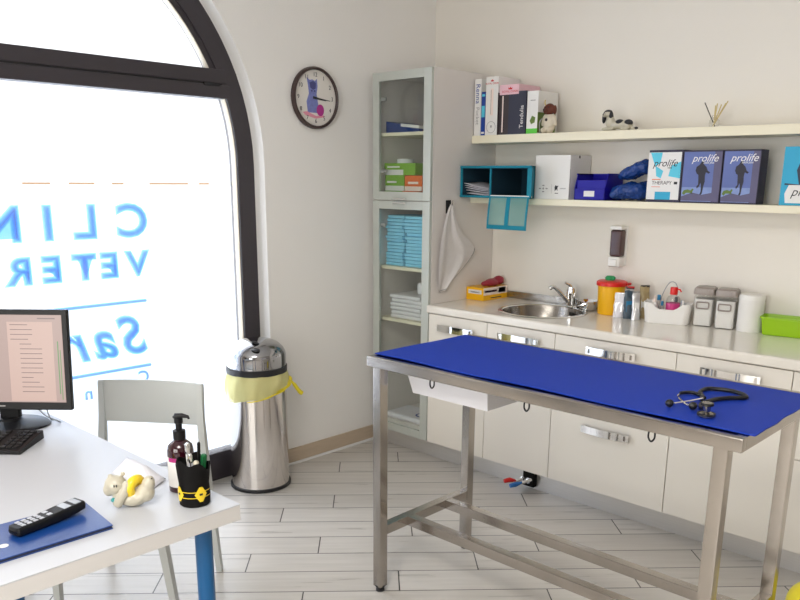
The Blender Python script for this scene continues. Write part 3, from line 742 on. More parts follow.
# ------------------------------------------------------------------ shelves
SH = thing('wall_shelf', 'upper pale yellow wall shelf carrying books and small figures', 'shelf', (-1.7, 3.78, 1.793), 0, 'long wall shelves')
MB().box((-2.945, 3.66, 1.798), (-.4, YB-.0005, 1.840), bev=.0015).build('board', 'shelfm', SH)
SH2 = thing('wall_shelf', 'lower pale yellow wall shelf carrying the cartons and teal organizer', 'shelf', (-1.7, 3.78, 1.471), 0, 'long wall shelves')
MB().box((-2.945, 3.66, 1.4705), (-.4, YB-.0005, 1.5030), bev=.0015).build('board', 'shelfm', SH2)
ZU, ZL = 1.8405, 1.5035
def book(label, x0, x1, h, d, cover, prints, y0=3.668, lean=0., cat='book', name='book', group='books and cartons on the upper shelf'):
    t = thing(name, label, cat, ((x0+x1)/2, y0+d/2, ZU), 0, group)
    w2 = (x1-x0)/2
    m = MB(); m.box((-w2, -d/2, 0), (w2, -d/2+.004, h), bev=.001); m.box((-w2, -d/2+.004, 0), (-w2+.003, d/2, h), bev=.0008); m.box((w2-.003, -d/2+.004, 0), (w2, d/2, h), bev=.0008)
    m.build('cover', cover, t, local=True)
    MB().box((-w2+.003, -d/2+.004, .003), (w2-.003, d/2-.004, h-.003)).build('pages', 'paper', t, local=True)
    if prints:
        p = MB(); mats = []
        for s, zf, size, dirn, mt in prints:
            if mt not in mats: mats.append(mt)
            if s == '#': p.box((-w2*.8, -d/2-.0006, h*zf-size/2), (w2*.8, -d/2+.0004, h*zf+size/2), mats.index(mt))
            else: p.text(s, frame((0, -d/2-.0008, h*zf), (0, 0, dirn), (-dirn, 0, 0)), size, mats.index(mt), 0, depth=.0004)
        p.build('spine_print', mats, t, local=True, smooth=0)
    return t
book('tall white book with dark blue spine lettering, against the tall cabinet', -2.940, -2.895, .300, .17, 'paper', [('Renna', .74, .042, -1, 'bluebook'), ('Pocket', .35, .034, -1, 'grey')])
book('short blue book between the tall white book and the white carton', -2.891, -2.864, .230, .15, 'bluebook', [('#', .55, .06, 1, 'cyan'), ('#', .06, .01, 1, 'paper'), ('#', .92, .012, 1, 'cyan')])
t = carton('feed_carton', 'tall white carton with small red crown mark and clear strip', 'carton', (-2.862, 3.668, ZU), (-2.778, 3.868, ZU+.305), 'paper',
    [('text', 'ROYAL CANIN', .5, .885, .0135, 0, 'redink'), ('rect', .38, .34, .62, .80, 'peach'), ('rect', .42, .36, .46, .78, 'grey'),
     ('poly', [(.40, .918), (.38, .95), (.45, .935), (.5, .957), (.55, .935), (.62, .95), (.60, .918)], 'redink'),
     ('side', 0, 0, .98, .72, 'darkb'), ('side', .10, .10, .55, .66, 'peach'), ('spoly', [(.1, .1), (.3, .45), (.5, .4), (.62, .12)], 'ink'), ('rect', .44, .13, .56, .17, 'grey')], 'books and cartons on the upper shelf')
m = MB(); m.tube([(-.0+.030*math.cos(a), -.1005, .042+.030*math.sin(a)) for a in [2*PI*i/24 for i in range(24)]], .0012, 5, closed=True); m.build('seal', 'grey', t, local=True)
t = carton('feed_carton', 'dark carton with pink top band and red crown mark', 'carton', (-2.774, 3.676, ZU), (-2.645, 3.872, ZU+.258), 'pink',
    [('rect', 0, 0, 1, .80, 'darkb'), ('rect', .16, .05, .22, .78, 'peach'), ('rect', .5, 0, 1, .80, 'navy'), ('text', 'ROYAL CANIN', .55, .86, .016, 0, 'redink'), ('poly', [(.46, .90), (.44, .945), (.5, .925), (.55, .955), (.6, .925), (.66, .945), (.64, .90)], 'redink')], 'books and cartons on the upper shelf')
book('navy book with white spine lettering reading upward', -2.641, -2.592, .220, .17, 'navy', [('Tendulia', .4, .034, 1, 'paper')])
t = carton('feed_carton', 'white and green carton leaning beside the figure with the brown head', 'carton', (-2.588, 3.674, ZU), (-2.518, 3.862, ZU+.216), 'paper',
    [('rect', 0, 0, 1, .12, 'greenpr'), ('poly', [(.3, .3), (.5, .42), (.8, .38), (.75, .26), (.45, .22)], 'moss'), ('rect', .3, .77, .75, .79, 'grey'), ('side', 0, .02, .9, .5, 'moss')], 'books and cartons on the upper shelf')

# figure with a brown dog head and pale coat
t = thing('dog_figurine', 'upright toy dog with brown head and cream coat beside the books', 'figurine', (-2.472, 3.72, ZU))
cx, cy = -2.472, 3.72
m = MB(); m.ball((cx, cy, ZU+.052), (.034, .030, .052)); m.ball((cx-.022, cy-.018, ZU+.016), (.014, .022, .016)); m.ball((cx+.018, cy-.018, ZU+.016), (.014, .022, .016))
m.ball((cx-.032, cy-.006, ZU+.068), (.010, .012, .034), rot=Matrix.Rotation(.3, 3, 'Y')); m.ball((cx+.034, cy-.004, ZU+.068), (.010, .012, .034), rot=Matrix.Rotation(-.35, 3, 'Y'))
m.build('coat', 'cloth_cream', t, mods=[('REMESH', dict(mode='VOXEL', voxel_size=.0035)), ('SMOOTH', dict(iterations=4))])
m = MB(); m.ball((cx, cy-.004, ZU+.122), (.029, .028, .030)); m.ball((cx-.006, cy-.032, ZU+.113), (.013, .018, .011)); m.ball((cx+.030, cy, ZU+.118), (.008, .014, .024)); m.ball((cx-.030, cy, ZU+.120), (.008, .014, .022))
m.build('head', 'brown', t, mods=[('REMESH', dict(mode='VOXEL', voxel_size=.003)), ('SMOOTH', dict(iterations=3))])
m = MB(); m.ball((cx-.006, cy-.05, ZU+.117), .005); m.ball((cx-.012, cy-.030, ZU+.130), .0035); m.ball((cx+.007, cy-.030, ZU+.131), .0035); m.build('face', 'ink', t)
m = MB(); m.ball((cx-.002, cy-.030, ZU+.068), (.008, .004, .008)); m.build('button', 'darkb', t)
m = MB(); m.tube(curve_pts([(cx-.020, cy, ZU+.13), (cx-.036, cy+.002, ZU+.155), (cx-.034, cy+.004, ZU+.172)], 5), [.003]*10+[.001], 6); m.build('whisk', 'reed', t)
m = MB(); m.tube(curve_pts([(cx-.044, cy-.02, ZU+.0035), (cx-.04, cy-.035, ZU+.05), (cx-.03, cy-.03, ZU+.075)], 5), .003, 6); m.build('little_stick', 'grey', t)

# reclining spaniel
t = thing('spaniel_figurine', 'small black and white lying dog figure on the upper shelf', 'figurine', (-2.07, 3.73, ZU))
x0 = -2.07; y0 = 3.725
m = MB(); m.ball((x0+.005, y0, ZU+.030), (.062, .024, .022)); m.ball((x0+.050, y0, ZU+.026), (.026, .026, .025)); m.ball((x0-.045, y0-.004, ZU+.045), (.022, .02, .030), rot=Matrix.Rotation(.3, 3, 'Y'))
m.ball((x0-.05, y0-.018, ZU+.010), (.035, .009, .009)); m.ball((x0-.048, y0+.012, ZU+.010), (.034, .009, .009)); m.ball((x0+.045, y0-.022, ZU+.010), (.026, .010, .010)); m.ball((x0+.085, y0-.005, ZU+.010), (.022, .006, .006))
m.build('body', 'ceramic', t, mods=[('REMESH', dict(mode='VOXEL', voxel_size=.003)), ('SMOOTH', dict(iterations=4))])
m = MB(); m.ball((x0-.058, y0-.006, ZU+.082), (.020, .018, .018)); m.ball((x0-.066, y0-.024, ZU+.075), (.009, .014, .009)); m.build('head', 'ceramic', t, mods=[('REMESH', dict(mode='VOXEL', voxel_size=.0028)), ('SMOOTH', dict(iterations=2))])
for s in (-1, 1):
    MB().ball((x0-.058+s*.019, y0-.006, ZU+.068), (.010, .014, .030), rot=Matrix.Rotation(s*-.12, 3, 'Y')).build('ear', 'ink', t)
m = MB(); m.ball((x0-.058, y0-.004, ZU+.094), (.019, .017, .009)); m.ball((x0+.01, y0-.006, ZU+.041), (.022, .021, .014)); m.ball((x0+.056, y0-.004, ZU+.036), (.022, .022, .017)); m.ball((x0-.067, y0-.038, ZU+.077), (.004, .003, .003)); m.ball((x0+.1, y0-.005, ZU+.0105), (.01, .0065, .0065)); m.build('black_patches', 'ink', t)

# glass with reeds
t = thing('reed_diffuser', 'small clear glass with reed sticks standing on the upper shelf', 'reed diffuser', (-1.60, 3.76, ZU))
cx, cy = -1.60, 3.755
MB().lathe([(.018, ZU), (.022, ZU+.003), (.022, ZU+.032), (.012, ZU+.045), (.012, ZU+.055)], (cx, cy, 0), 24, cap1=False).build('vial', 'clear', t)
ends = [(-1.648, .112, 'darkb'), (-1.545, .114, 'reed'), (-1.556, .106, 'reed'), (-1.57, .100, 'reed'), (-1.585, .104, 'reed'), (-1.60, .098, 'reed')]
for ex, ez, mt in ends:
    MB().tube([(cx+(cx-ex)*.12, cy, ZU+.004), (ex, cy+random.uniform(-.02, .02), ZU+ez)], .0024, 6).build('reed', mt, t)

# teal hanging organizer
t = thing('fabric_organizer', 'teal fabric two-compartment organizer with a drooping mesh flap', 'organizer', (-2.73, 3.70, ZL))
x0, x1, y0, y1, z0, z1 = -2.942, -2.458, 3.560, 3.86, ZL, ZL+.170
xb = -2.622                      # soft right wall tapers towards the back
m = MB(); th = .012
PM = lambda z: frame((0, 0, z), (1, 0, 0), (0, 1, 0))
for za, zb in ((z0+th, z0+th), (z1, z1)): m.prism([(x0, y0), (x1, y0), (xb, y1), (x0, y1)], PM(za), th)
m.box((x0, y0, z0), (x0+th, y1, z1), bev=.004)
m.prism([(x1-.028, y0), (x1, y0), (xb, y1), (xb-.02, y1)], PM(z1), z1-z0)
m.box((-2.737, y0+.002, z0), (-2.727, y1, z1), bev=.003)
for za in (z0, z1-.011): m.tube([(x0+.003, y0+.001, za+.006), (x1-.003, y0+.001, za+.006)], .006, 8)
m.build('fabric_shell', 'teal', t)
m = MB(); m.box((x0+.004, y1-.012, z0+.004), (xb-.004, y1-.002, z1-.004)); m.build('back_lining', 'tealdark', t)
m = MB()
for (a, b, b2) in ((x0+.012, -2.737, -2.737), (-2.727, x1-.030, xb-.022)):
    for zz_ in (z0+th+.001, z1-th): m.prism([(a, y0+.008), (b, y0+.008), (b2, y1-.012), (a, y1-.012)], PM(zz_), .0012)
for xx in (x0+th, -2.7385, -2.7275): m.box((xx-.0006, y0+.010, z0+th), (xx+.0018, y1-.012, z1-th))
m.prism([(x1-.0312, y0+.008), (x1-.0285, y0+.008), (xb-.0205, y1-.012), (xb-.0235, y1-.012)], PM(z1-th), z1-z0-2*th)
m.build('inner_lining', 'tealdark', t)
# flap hangs from the front bottom edge of the right compartment
fx0, fx1, ft, fb = -2.728, -2.466, z0+.004, z0-.165
def flapx(u, v): return fx0+(fx1-fx0)*u-.004*v+.006*math.sin(v*PI)
def fl(u, v, off=0): return (flapx(u, v), y0-.004-off-.018*math.sin(v*PI*.8), ft+(fb-ft)*v)
fm = MB().grid(lambda u, v: fl(u, v), 10, 12).build('mesh_flap', 'mesh', t, smooth=80)
m = MB()
for (u0, u1, v0, v1) in ((0, .045, 0, 1), (.955, 1, 0, 1), (.45, .55, 0, 1), (0, 1, .86, 1)):
    for off in (.0015, -.0015): m.grid(lambda u, v: fl(u0+(u1-u0)*u, v0+(v1-v0)*v, off), 6, 12)
o = m.build('binding', 'teal', fm); o['label'] = 'solid teal fabric edging'
m = MB().box((fx0+.003, y0-.002, z0+.004), (fx1-.004, y0+.03, z0+.016), bev=.003); m.build('white_lip', 'paper', t)
G = 'papers in the teal organizer'
for k in range(5):
    def sh(u, v, k=k): return (-2.925+.165*u, 3.60+.2*v-.006*k, ZL+.0145+.010*k+.024*(1-u)**1.5*(.4+.18*k)+.003*math.sin(v*5+k))
    m = MB().grid(sh, 10, 6)
    o = m.build('paper_sheet', 'paperv', mods=[('SOLIDIFY', dict(thickness=.002))], smooth=80)
    tag(o, 'curled white papers, %s in the left organizer compartment' % ('lowest', 'second from bottom', 'middle one', 'second from top', 'topmost')[k], 'paper', G)

# white carton with pictograms
X0, X1, YF0 = -2.514, -2.300, 3.672
pr = []
for cx, cy in ((.26, .31), (.16, .24), (.36, .24), (.26, .17)): pr += [('poly', ell(cx, cy, .035, .016, 10), 'grey')]
pr += [('poly', [(.26, .27), (.29, .24), (.26, .21), (.23, .24)], 'grey'), ('rect', .50, .13, .505, .34, 'grey'), ('poly', [(.60, .18), (.59, .28), (.62, .32), (.65, .30), (.70, .31), (.67, .26), (.68, .19), (.64, .23)], 'ink'), ('rect', .60, .13, .70, .145, 'ink'), ('rect', .74, .235, .90, .245, 'grey'), ('rect', .76, .25, .92, .257, 'grey'),
       ('side', .40, .93, .46, .99, 'ink'), ('side', .02, .05, .035, .68, 'grey')]
carton('white_carton', 'plain white carton with small pictograms beside the teal organizer', 'carton', (X0, YF0, ZL), (X1, YF0+.205, ZL+.225), 'paper', pr)

# blue bin and bags
t = thing('stacking_bin', 'royal blue plastic bin with a white label beside the white carton', 'bin', (-2.17, 3.75, ZL))
bx0, bx1 = -2.262, -2.085
m = MB()
m.box((bx0, 3.664, ZL), (bx1, 3.84, ZL+.004)); m.box((bx0, 3.664, ZL), (bx1, 3.668, ZL+.055), bev=.001); m.box((bx0, 3.836, ZL), (bx1, 3.84, ZL+.132), bev=.001)
for x in (bx0, bx1-.004): m.prism([(3.664, ZL), (3.84, ZL), (3.84, ZL+.132), (3.69, ZL+.132), (3.664, ZL+.06)], frame((x+.004, 0, 0), (0, 1, 0), (0, 0, 1)), .004)
m.box((bx0-.003, 3.685, ZL+.124), (bx0+.004, 3.842, ZL+.132)); m.box((bx1-.004, 3.685, ZL+.124), (bx1+.003, 3.842, ZL+.132)); m.build('shell', 'royal', t)
MB().box((-2.205, 3.6625, ZL+.018), (-2.145, 3.6645, ZL+.046)).build('label_card', 'paper', t)
m = MB(); m.box((bx0+.006, 3.675, ZL+.0045), (bx1-.006, 3.83, ZL+.10), bev=.004); m.build('contents', 'royal', t)
def bag(label, balls, group):
    m = MB()
    for c, r, rz, ry in balls: m.ball(c, r, rot=(Matrix.Rotation(rz, 3, 'Z') @ Matrix.Rotation(ry, 3, 'Y')))
    md = [('REMESH', dict(mode='VOXEL', voxel_size=.005)), ('SMOOTH', dict(iterations=2))]
    o = m.build('plastic_bag', 'bluetint', mods=md)
    tx = bpy.data.textures.new('crumple', 'CLOUDS'); tx.noise_scale = .042
    d = o.modifiers.new('crumple', 'DISPLACE'); d.texture = tx; d.strength = .026; d.mid_level = .6
    tag(o, label, 'bag', group); return o
bag('dark blue crumpled plastic bag lying flat on the lower shelf', [((-1.985, 3.745, ZL+.048), (.098, .075, .044), 0, 0), ((-1.925, 3.745, ZL+.050), (.048, .075, .046), 0, 0), ((-2.045, 3.72, ZL+.034), (.032, .05, .030), 0, 0)], 'blue bags on the lower shelf')
bag('dark blue plastic bag slanting up on top of the flat bag', [((-1.965, 3.750, ZL+.147), (.100, .06, .036), 0, -.38), ((-1.912, 3.755, ZL+.162), (.042, .065, .038), 0, -.1)], 'blue bags on the lower shelf')

# pet food cartons
runner = [(.50, .83), (.53, .87), (.57, .87), (.59, .83), (.58, .79), (.66, .74), (.71, .66), (.78, .63), (.74, .60), (.66, .63), (.64, .56), (.65, .44), (.62, .34), (.60, .20), (.57, .17), (.53, .18), (.56, .24), (.55, .36), (.53, .42), (.50, .34), (.44, .30), (.42, .34), (.47, .38), (.46, .50), (.45, .58), (.40, .60), (.36, .66), (.38, .74), (.46, .78)]
def runner_carton(x0, x1, label):
    return carton('pet_food_carton', label, 'carton', (x0, 3.672, ZL), (x1, 3.760, ZL+.236), 'plum',
        [('rect', .02, .03, .80, .97, 'skyp'), ('rect', .80, .03, .985, .97, 'slatep'), ('rect', .02, .03, .8, .30, 'icep'), ('poly', [(.02, .12), (.3, .2), (.55, .16), (.8, .2), (.98, .12), (.98, .04), (.02, .04)], 'slatep'),
         ('poly', [(x*.9+.02, y*.93) for x, y in runner], 'runner'), ('poly', [(.04, .18), (.08, .24), (.18, .26), (.26, .24), (.30, .28), (.34, .26), (.31, .22), (.30, .16), (.27, .19), (.14, .19), (.10, .15)], 'moss'),
         ('text', 'prolife', .56, .845, .046, .35, 'paper'), ('text', 'adult plus', .66, .765, .013, .2, 'paper')], 'running man cartons on the lower shelf')
t = carton('pet_food_carton', 'white and turquoise carton with dark lettering beside the blue bags', 'carton', (-1.865, 3.672, ZL), (-1.695, 3.815, ZL+.240), 'plum',
    [('rect', .0, .05, .96, .955, 'offwhite'), ('poly', [(.05, .95), (.40, .95), (.36, .74), (.20, .70)], 'cyan'), ('poly', [(.22, .70), (.46, .60), (.40, .46), (.26, .50)], 'cyan'), ('poly', [(.96, .78), (.68, .70), (.62, .50), (.96, .46)], 'cyan'), ('rect', .26, .05, .72, .20, 'cyanb'),
     ('text', 'prolife', .5, .745, .046, .35, 'ink'), ('text', 'vet', .64, .665, .018, .2, 'ink'), ('text', 'THERAPY', .44, .37, .024, 0, 'darkb'), ('rect', .80, .345, .90, .395, 'ink'), ('rect', .14, .43, .4, .445, 'orange'), ('rect', .14, .29, .4, .30, 'orange')], 'pet food cartons on the lower shelf')
runner_carton(-1.692, -1.508, 'dusky blue carton with a running man, next to the turquoise carton')
runner_carton(-1.503, -1.340, 'dusky blue carton with a running man, with free shelf to its right')
t = carton('pet_food_carton', 'cyan carton with a white puppy picture at the right photo edge', 'carton', (-1.250, 3.690, ZL), (-1.04, 3.84, ZL+.245), 'cyanb',
    [('rect', .07, .35, .97, .93, 'navy'), ('poly', [(.07, .93), (.07, .38), (.35, .36), (.28, .6), (.4, .93)], 'cyanb'), ('poly', ell(.72, .64, .24, .20), 'ceramic'), ('poly', ell(.72, .75, .19, .15), 'paper'), ('poly', ell(.66, .77, .025, .02, 10), 'ink'), ('poly', ell(.80, .77, .025, .02, 10), 'ink'), ('poly', ell(.73, .70, .03, .02, 10), 'ink'),
     ('poly', [(.12, .04), (.09, .2), (.16, .35), (.97, .35), (.97, .04)], 'paper'), ('text', 'prolife', .54, .23, .052, .35, 'ink'), ('rect', .45, .12, .8, .135, 'redink')], 'pet food cartons on the lower shelf')

# ------------------------------------------------------------------ wall clock
t = thing('wall_clock', 'round dark rimmed wall clock with a blue cat picture', 'clock', (XL, 2.913, 2.014))
CM = frame((XL, 2.913, 2.014), (0, 1, 0), (0, 0, 1))
m = MB(); m.lathe([(.150, .0005), (.158, .006), (.158, .022), (.153, .031), (.147, .033), (.142, .028), (.142, .018)], seg=64, mat=CM, cap1=False); m.build('rim', 'clockrim', t)
m = MB(); m.lathe([(.001, .016), (.144, .016)], seg=64, mat=CM, cap0=False, cap1=False); m.build('dial', 'clockface', t)
fm = lambda x, y, k: CM @ Matrix.Translation((x, y, .0165+.0003*k))
m = MB()
m.prism([(-.055, -.075), (-.062, -.02), (-.045, .02), (-.05, .06), (-.058, .10), (-.038, .088), (-.02, .092), (-.002, .086), (.012, .098), (.016, .06), (.008, .02), (.018, -.03), (.02, -.075)], fm(0, 0, 1), .0003, 0)
m.prism([(-.035, .05), (-.04, .075), (-.015, .085), (.005, .075), (.002, .048), (-.015, .04)], fm(.0, 0, 2), .0003, 1)
m.prism(ell(-.025, .035, .006, .005), fm(0, 0, 3), .0003, 1); m.prism(ell(-.006, .035, .006, .005), fm(0, 0, 3), .0003, 1)
m.prism(ell(.032, -.06, .026, .030), fm(0, 0, 3), .0003, 2)
m.prism([(-.09, -.075), (-.06, -.07), (.0, -.09), (.06, -.085), (.055, -.095), (0, -.104), (-.07, -.09)], fm(0, 0, 2), .0003, 3)
m.build('picture', ['catblue', 'catdark', 'ball', 'rose'], t, smooth=0)
m = MB()
for k in range(12):
    a = math.radians(90-30*(k if k else 12)); m.text(str(k if k else 12), fm(.117*math.cos(a), .117*math.sin(a), 4), .030, 0)
m.build('numerals', 'ink', t, smooth=0)
for nm, L_, wd, ang in (('hour_hand', .072, .007, -7), ('minute_hand', .102, .0045, -5)):
    c, s = math.cos(math.radians(ang)), math.sin(math.radians(ang))
    m = MB(); m.prism([(-.018*c+wd*s, -.018*s-wd*c), (L_*c+wd*.3*s, L_*s-wd*.3*c), (L_*c-wd*.3*s, L_*s+wd*.3*c), (-.018*c-wd*s, -.018*s+wd*c)], fm(0, 0, 8 if nm[0] == 'h' else 12), .001, 0); m.build(nm, 'ink', t, smooth=0)
MB().lathe([(.007, .0165), (.006, .021)], seg=14, mat=CM).build('hub', 'ink', t)

# ------------------------------------------------------------------ steel examination table
TX0, TX1, TY0, TY1, TZ = -2.090, -.695, 2.006, 2.622, .960
t = thing('examination_table', 'brushed steel veterinary examination table on four square legs', 'table', ((TX0+TX1)/2, (TY0+TY1)/2, 0))
m = MB(); aw = .028
m.box((TX0, TY0, TZ-.040), (TX1, TY0+aw, TZ), bev=.004); m.box((TX0, TY1-aw, TZ-.040), (TX1, TY1, TZ), bev=.004)
m.box((TX0, TY0+aw-.004, TZ-.040), (TX0+aw, TY1-aw+.004, TZ), bev=.004); m.box((TX1-aw, TY0+aw-.004, TZ-.040), (TX1, TY1-aw+.004, TZ), bev=.004)
m.build('rim_frame', 'steel', t)
MB().box((TX0+aw-.006, TY0+aw-.006, TZ-.012), (TX1-aw+.006, TY1-aw+.006, TZ-.0025)).build('top_sheet', 'steel', t)
LC = [(-2.040, 2.030), (-2.040, 2.566), (-.752, 2.030), (-.752, 2.566)]
for lx, ly in LC:
    l = MB().box((lx-.02, ly-.02, .022), (lx+.02, ly+.02, TZ-.036), bev=.002).build('leg', 'steel', t)
    MB().lathe([(.021, .0275), (.0215, .022), (.012, .019), (.012, .012), (.017, .010), (.017, .0005)], (lx, ly, 0), 20).build('foot', 'rubber', l)
for lx in (-2.040, -.752): MB().box((lx-.0195, 2.050, .243), (lx+.0195, 2.546, .282), bev=.002).build('end_rail', 'steel', t)
for ly in (2.186, 2.420): MB().box((-2.0205, ly-.0195, .243), (-.7715, ly+.0195, .282), bev=.002).build('long_rail', 'steel', t)
for hx in (-1.766, -1.368, -.946):
    MB().tube(curve_pts([(hx-.009, TY0+.006, TZ-.038), (hx-.009, TY0+.005, TZ-.056), (hx, TY0+.004, TZ-.066), (hx+.009, TY0+.005, TZ-.056), (hx+.009, TY0+.006, TZ-.038)], 5), .0028, 8).build('tie_ring', 'key', t)
# blue mat on it
def matf(side):
    def fn(u, v):
        x = -2.082+(1.400)*u; y = 2.042+.532*v
        x += (.002*math.sin(v*9)+.0015*math.sin(v*23+1))*max(0, (u-.9)/.1) - .004*math.sin(v*6)*max(0, (.1-u)/.1)
        y += .004*math.sin(u*14)*(1-v)
        zz = TZ+.0012+.0012*(1+math.sin(u*17)*math.cos(v*3))*max(0, .2-v)/.2
        return (x, y, zz+(.0035 if side > 0 else 0))
    return fn
m = MB(); nu, nv = 90, 40
m.grid(matf(1), nu, nv); m.grid(matf(0), nu, nv)
per = [(i/nu, 0) for i in range(nu)]+[(1, j/nv) for j in range(nv)]+[(1-i/nu, 1) for i in range(nu)]+[(0, 1-j/nv) for j in range(nv)]
m.loft([[matf(1)(u, v) for u, v in per], [matf(0)(u, v) for u, v in per]], cap0=False, cap1=False)
bmesh.ops.remove_doubles(m.bm, verts=m.bm.verts, dist=.0002)
tag(m.build('table_mat', 'mat', smooth=50), 'blue rubber mat spread over the steel examination table', 'mat')

# stethoscope on the mat
ZS = TZ+.0062
t = thing('stethoscope', 'black stethoscope with steel ear tubes lying on the blue mat', 'stethoscope', (-.92, 2.28, ZS))
q = lambda pts, dz=.0045: [(a, b, ZS+dz) for a, b in pts]
m = MB(); m.tube(curve_pts(q([(-.952, 2.150), (-.934, 2.198), (-.916, 2.264)], .009), 8), .0028, 8); m.build('ear_tube', 'chrome', t)
m = MB(); m.tube(curve_pts(q([(-.995, 2.287), (-.989, 2.256), (-.949, 2.205), (-.905, 2.166)], .0032), 8), .0028, 8); m.build('ear_tube', 'chrome', t)
for e, dz in (((-.958, 2.134), .012), ((-.897, 2.155), .012)): MB().ball((e[0], e[1], ZS+dz), (.012, .012, .0115)).build('ear_tip', 'rubber', t)
m = MB(); m.tube(curve_pts(q([(-.995, 2.287), (-.985, 2.308), (-.969, 2.318), (-.944, 2.308), (-.918, 2.284)], .006), 6), .0052, 10)
m.tube(curve_pts(q([(-.918, 2.262), (-.932, 2.300), (-.955, 2.333), (-.962, 2.377), (-.952, 2.405), (-.904, 2.424), (-.861, 2.414), (-.836, 2.392), (-.834, 2.370), (-.866, 2.335), (-.889, 2.290), (-.895, 2.245), (-.897, 2.212), (-.884, 2.180), (-.866, 2.155), (-.852, 2.136)], .006)
   [:-2]+[(-.866, 2.155, ZS+.012), (-.850, 2.134, ZS+.021)], 7), .0064, 10)
m.build('tubing', 'rubber', t)
c = (-.842, 2.118, ZS)
m = MB(); m.lathe([(.021, .0003), (.024, .002), (.024, .008), (.015, .011), (.010, .015), (.011, .030), (.016, .033), (.017, .038), (.013, .0405), (.001, .041)], c, 28); m.build('chest_piece', 'sink', t)
m = MB(); m.lathe([(.0225, .0050), (.0248, .0050), (.0248, .0098), (.0200, .0105)], c, 28, cap0=False, cap1=False); m.build('rim_ring', 'rubber', t)
m = MB(); m.lathe([(.0150, .0325), (.0178, .0325), (.0178, .0385), (.0150, .0395)], c, 28, cap0=False, cap1=False); m.build('rim_ring', 'rubber', t)

# white tub slung under the table top
t = thing('white_tub', 'white plastic tub slung under the left end of the steel table', 'tub', (-1.77, 2.22, .826))
def tr(x0, x1, y0, y1, z): return [(x0, y0, z), (x1, y0, z), (x1, y1, z), (x0, y1, z)]
m = MB(); m.loft([tr(-1.942, -1.592, 2.105, 2.40, .826), tr(-1.962, -1.586, 2.093, 2.42, .902), tr(-1.970, -1.580, 2.085, 2.428, .902), tr(-1.970, -1.580, 2.085, 2.428, .906), tr(-1.958, -1.590, 2.096, 2.416, .906), tr(-1.938, -1.596, 2.109, 2.396, .829)])
m.build('shell', 'tubp', t)
m = MB()
for x in (-1.985, -1.575): m.box((x-.006, 2.09, .9065), (x+.006, 2.42, .919)); m.box((min(x, x+(.022 if x < -1.7 else -.022)), 2.09, .9062), (max(x, x+(.022 if x < -1.7 else -.022)), 2.42, .908))
m.build('runner', 'steel', t)

# valve on the plinth
t = thing('water_valve', 'chrome valve with red and blue lever handles at the plinth', 'valve', (-2.235, 3.34, .05))
m = MB(); m.box((-2.270, KY-.034, .018), (-2.200, KY-.0005, .100), bev=.004); m.build('back_plate', 'blackm', t)
for dx, mt, dz in ((-.022, 'red', .012), (.016, 'binblue', -.004)):
    x = -2.235+dx
    m = MB(); m.tube([(x, KY-.034, .062), (x, KY-.066, .062)], .013, 14); m.tube([(x, KY-.062, .062), (x-.012, KY-.10, .058)], .009, 12); m.lathe([(.016, -.006), (.016, .006)], seg=6, mat=Matrix.Translation((x, KY-.050, .062)) @ Matrix.Rotation(PI/2, 4, 'X')); m.build('valve_body', 'chrome', t)
    h = MB(); h.tube([(x-.012, KY-.098, .060), (x-.03, KY-.128, .056+dz), (x-.045, KY-.155, .052+dz)], [.006, .013, .011], 12); h.build('lever', mt, t)

# ------------------------------------------------------------------ waste bin
t = thing('waste_bin', 'tall polished steel waste bin with domed lid and yellow liner', 'bin', (-3.322, 2.396, 0))
C = (-3.322, 2.396, 0)
MB().lathe([(.150, .0005), (.160, .003), (.160, .018), (.154, .021)], C, 48).build('base_ring', 'rubber', t)
MB().lathe([(.153, .019), (.151, .03), (.151, .626)], C, 64, cap0=False, cap1=False).build('body', 'binsteel', t)
MB().lathe([(.150, .622), (.157, .625), (.157, .655), (.150, .657)], C, 64).build('collar', 'rubber', t)
m = MB(); m.lathe([(.152, .656), (.153, .665), (.153, .712), (.150, .730), (.138, .752), (.114, .774), (.078, .790), (.04, .798), (.001, .800)], C, 64, cap1=False); m.build('lid', 'lidsteel', t)
u = V((.728, .686, 0)); fwd = V((.8, -.6, 0))
m = MB(); pc = V(C)+fwd*.080+V((0, 0, .790)); m.ball(pc, (.022, .022, .006), rot=Matrix.Rotation(math.radians(-25), 3, 'X')); m.ball(V(C)+fwd*.128+V((0, 0, .762)), (.028, .02, .008)); m.build('push_catch', 'rubber', t)
def lin(r, a, z): return V(C)+V((r*math.cos(a), r*math.sin(a), z))
am = math.atan2(.05, 1)        # faces the room
m = MB(); ring = []
nseg = 72
for jz in range(9):
    f = jz/8; rr = []
    for i in range(nseg):
        a = 2*PI*i/nseg
        low = .522+.034*math.sin(a-math.radians(-10))+.006*math.sin(a*5)
        z_ = .626+(low-.626)*f
        r_ = .1540+.011*math.sin(f*PI*.8)+.004*math.sin(a*9+f*4)+.003*math.sin(a*17)*f
        rr.append(lin(r_, a, z_))
    ring.append(rr)
m.loft(ring, cap0=False, cap1=False)
ln = m.build('liner', 'bagy', t, smooth=80)
kx = V(C)+V((.115, .125, .53)); kn = V((.62, .78, 0))
m = MB(); k0 = lin(.168, math.radians(52), .575)
m.ball(k0, (.014, .014, .018)); m.tube(curve_pts([k0, k0+V((.012, .02, -.03)), k0+V((.022, .045, -.07)), k0+V((.026, .062, -.085))], 5), [.006]*5+[.010]*5+[.012]*5+[.006], 8)
for a_, dz in ((10, -.035), (-25, -.058), (28, -.015)):
    m.tube(curve_pts([k0, lin(.171, math.radians(30), .572+dz*.4), lin(.171, math.radians(a_), .572+dz), lin(.1705, math.radians(a_-30), .556+dz)], 5), [.006]*5+[.004]*5+[.003]*5+[.0012], 6)
m.build('liner_knot', 'bagfold', ln)

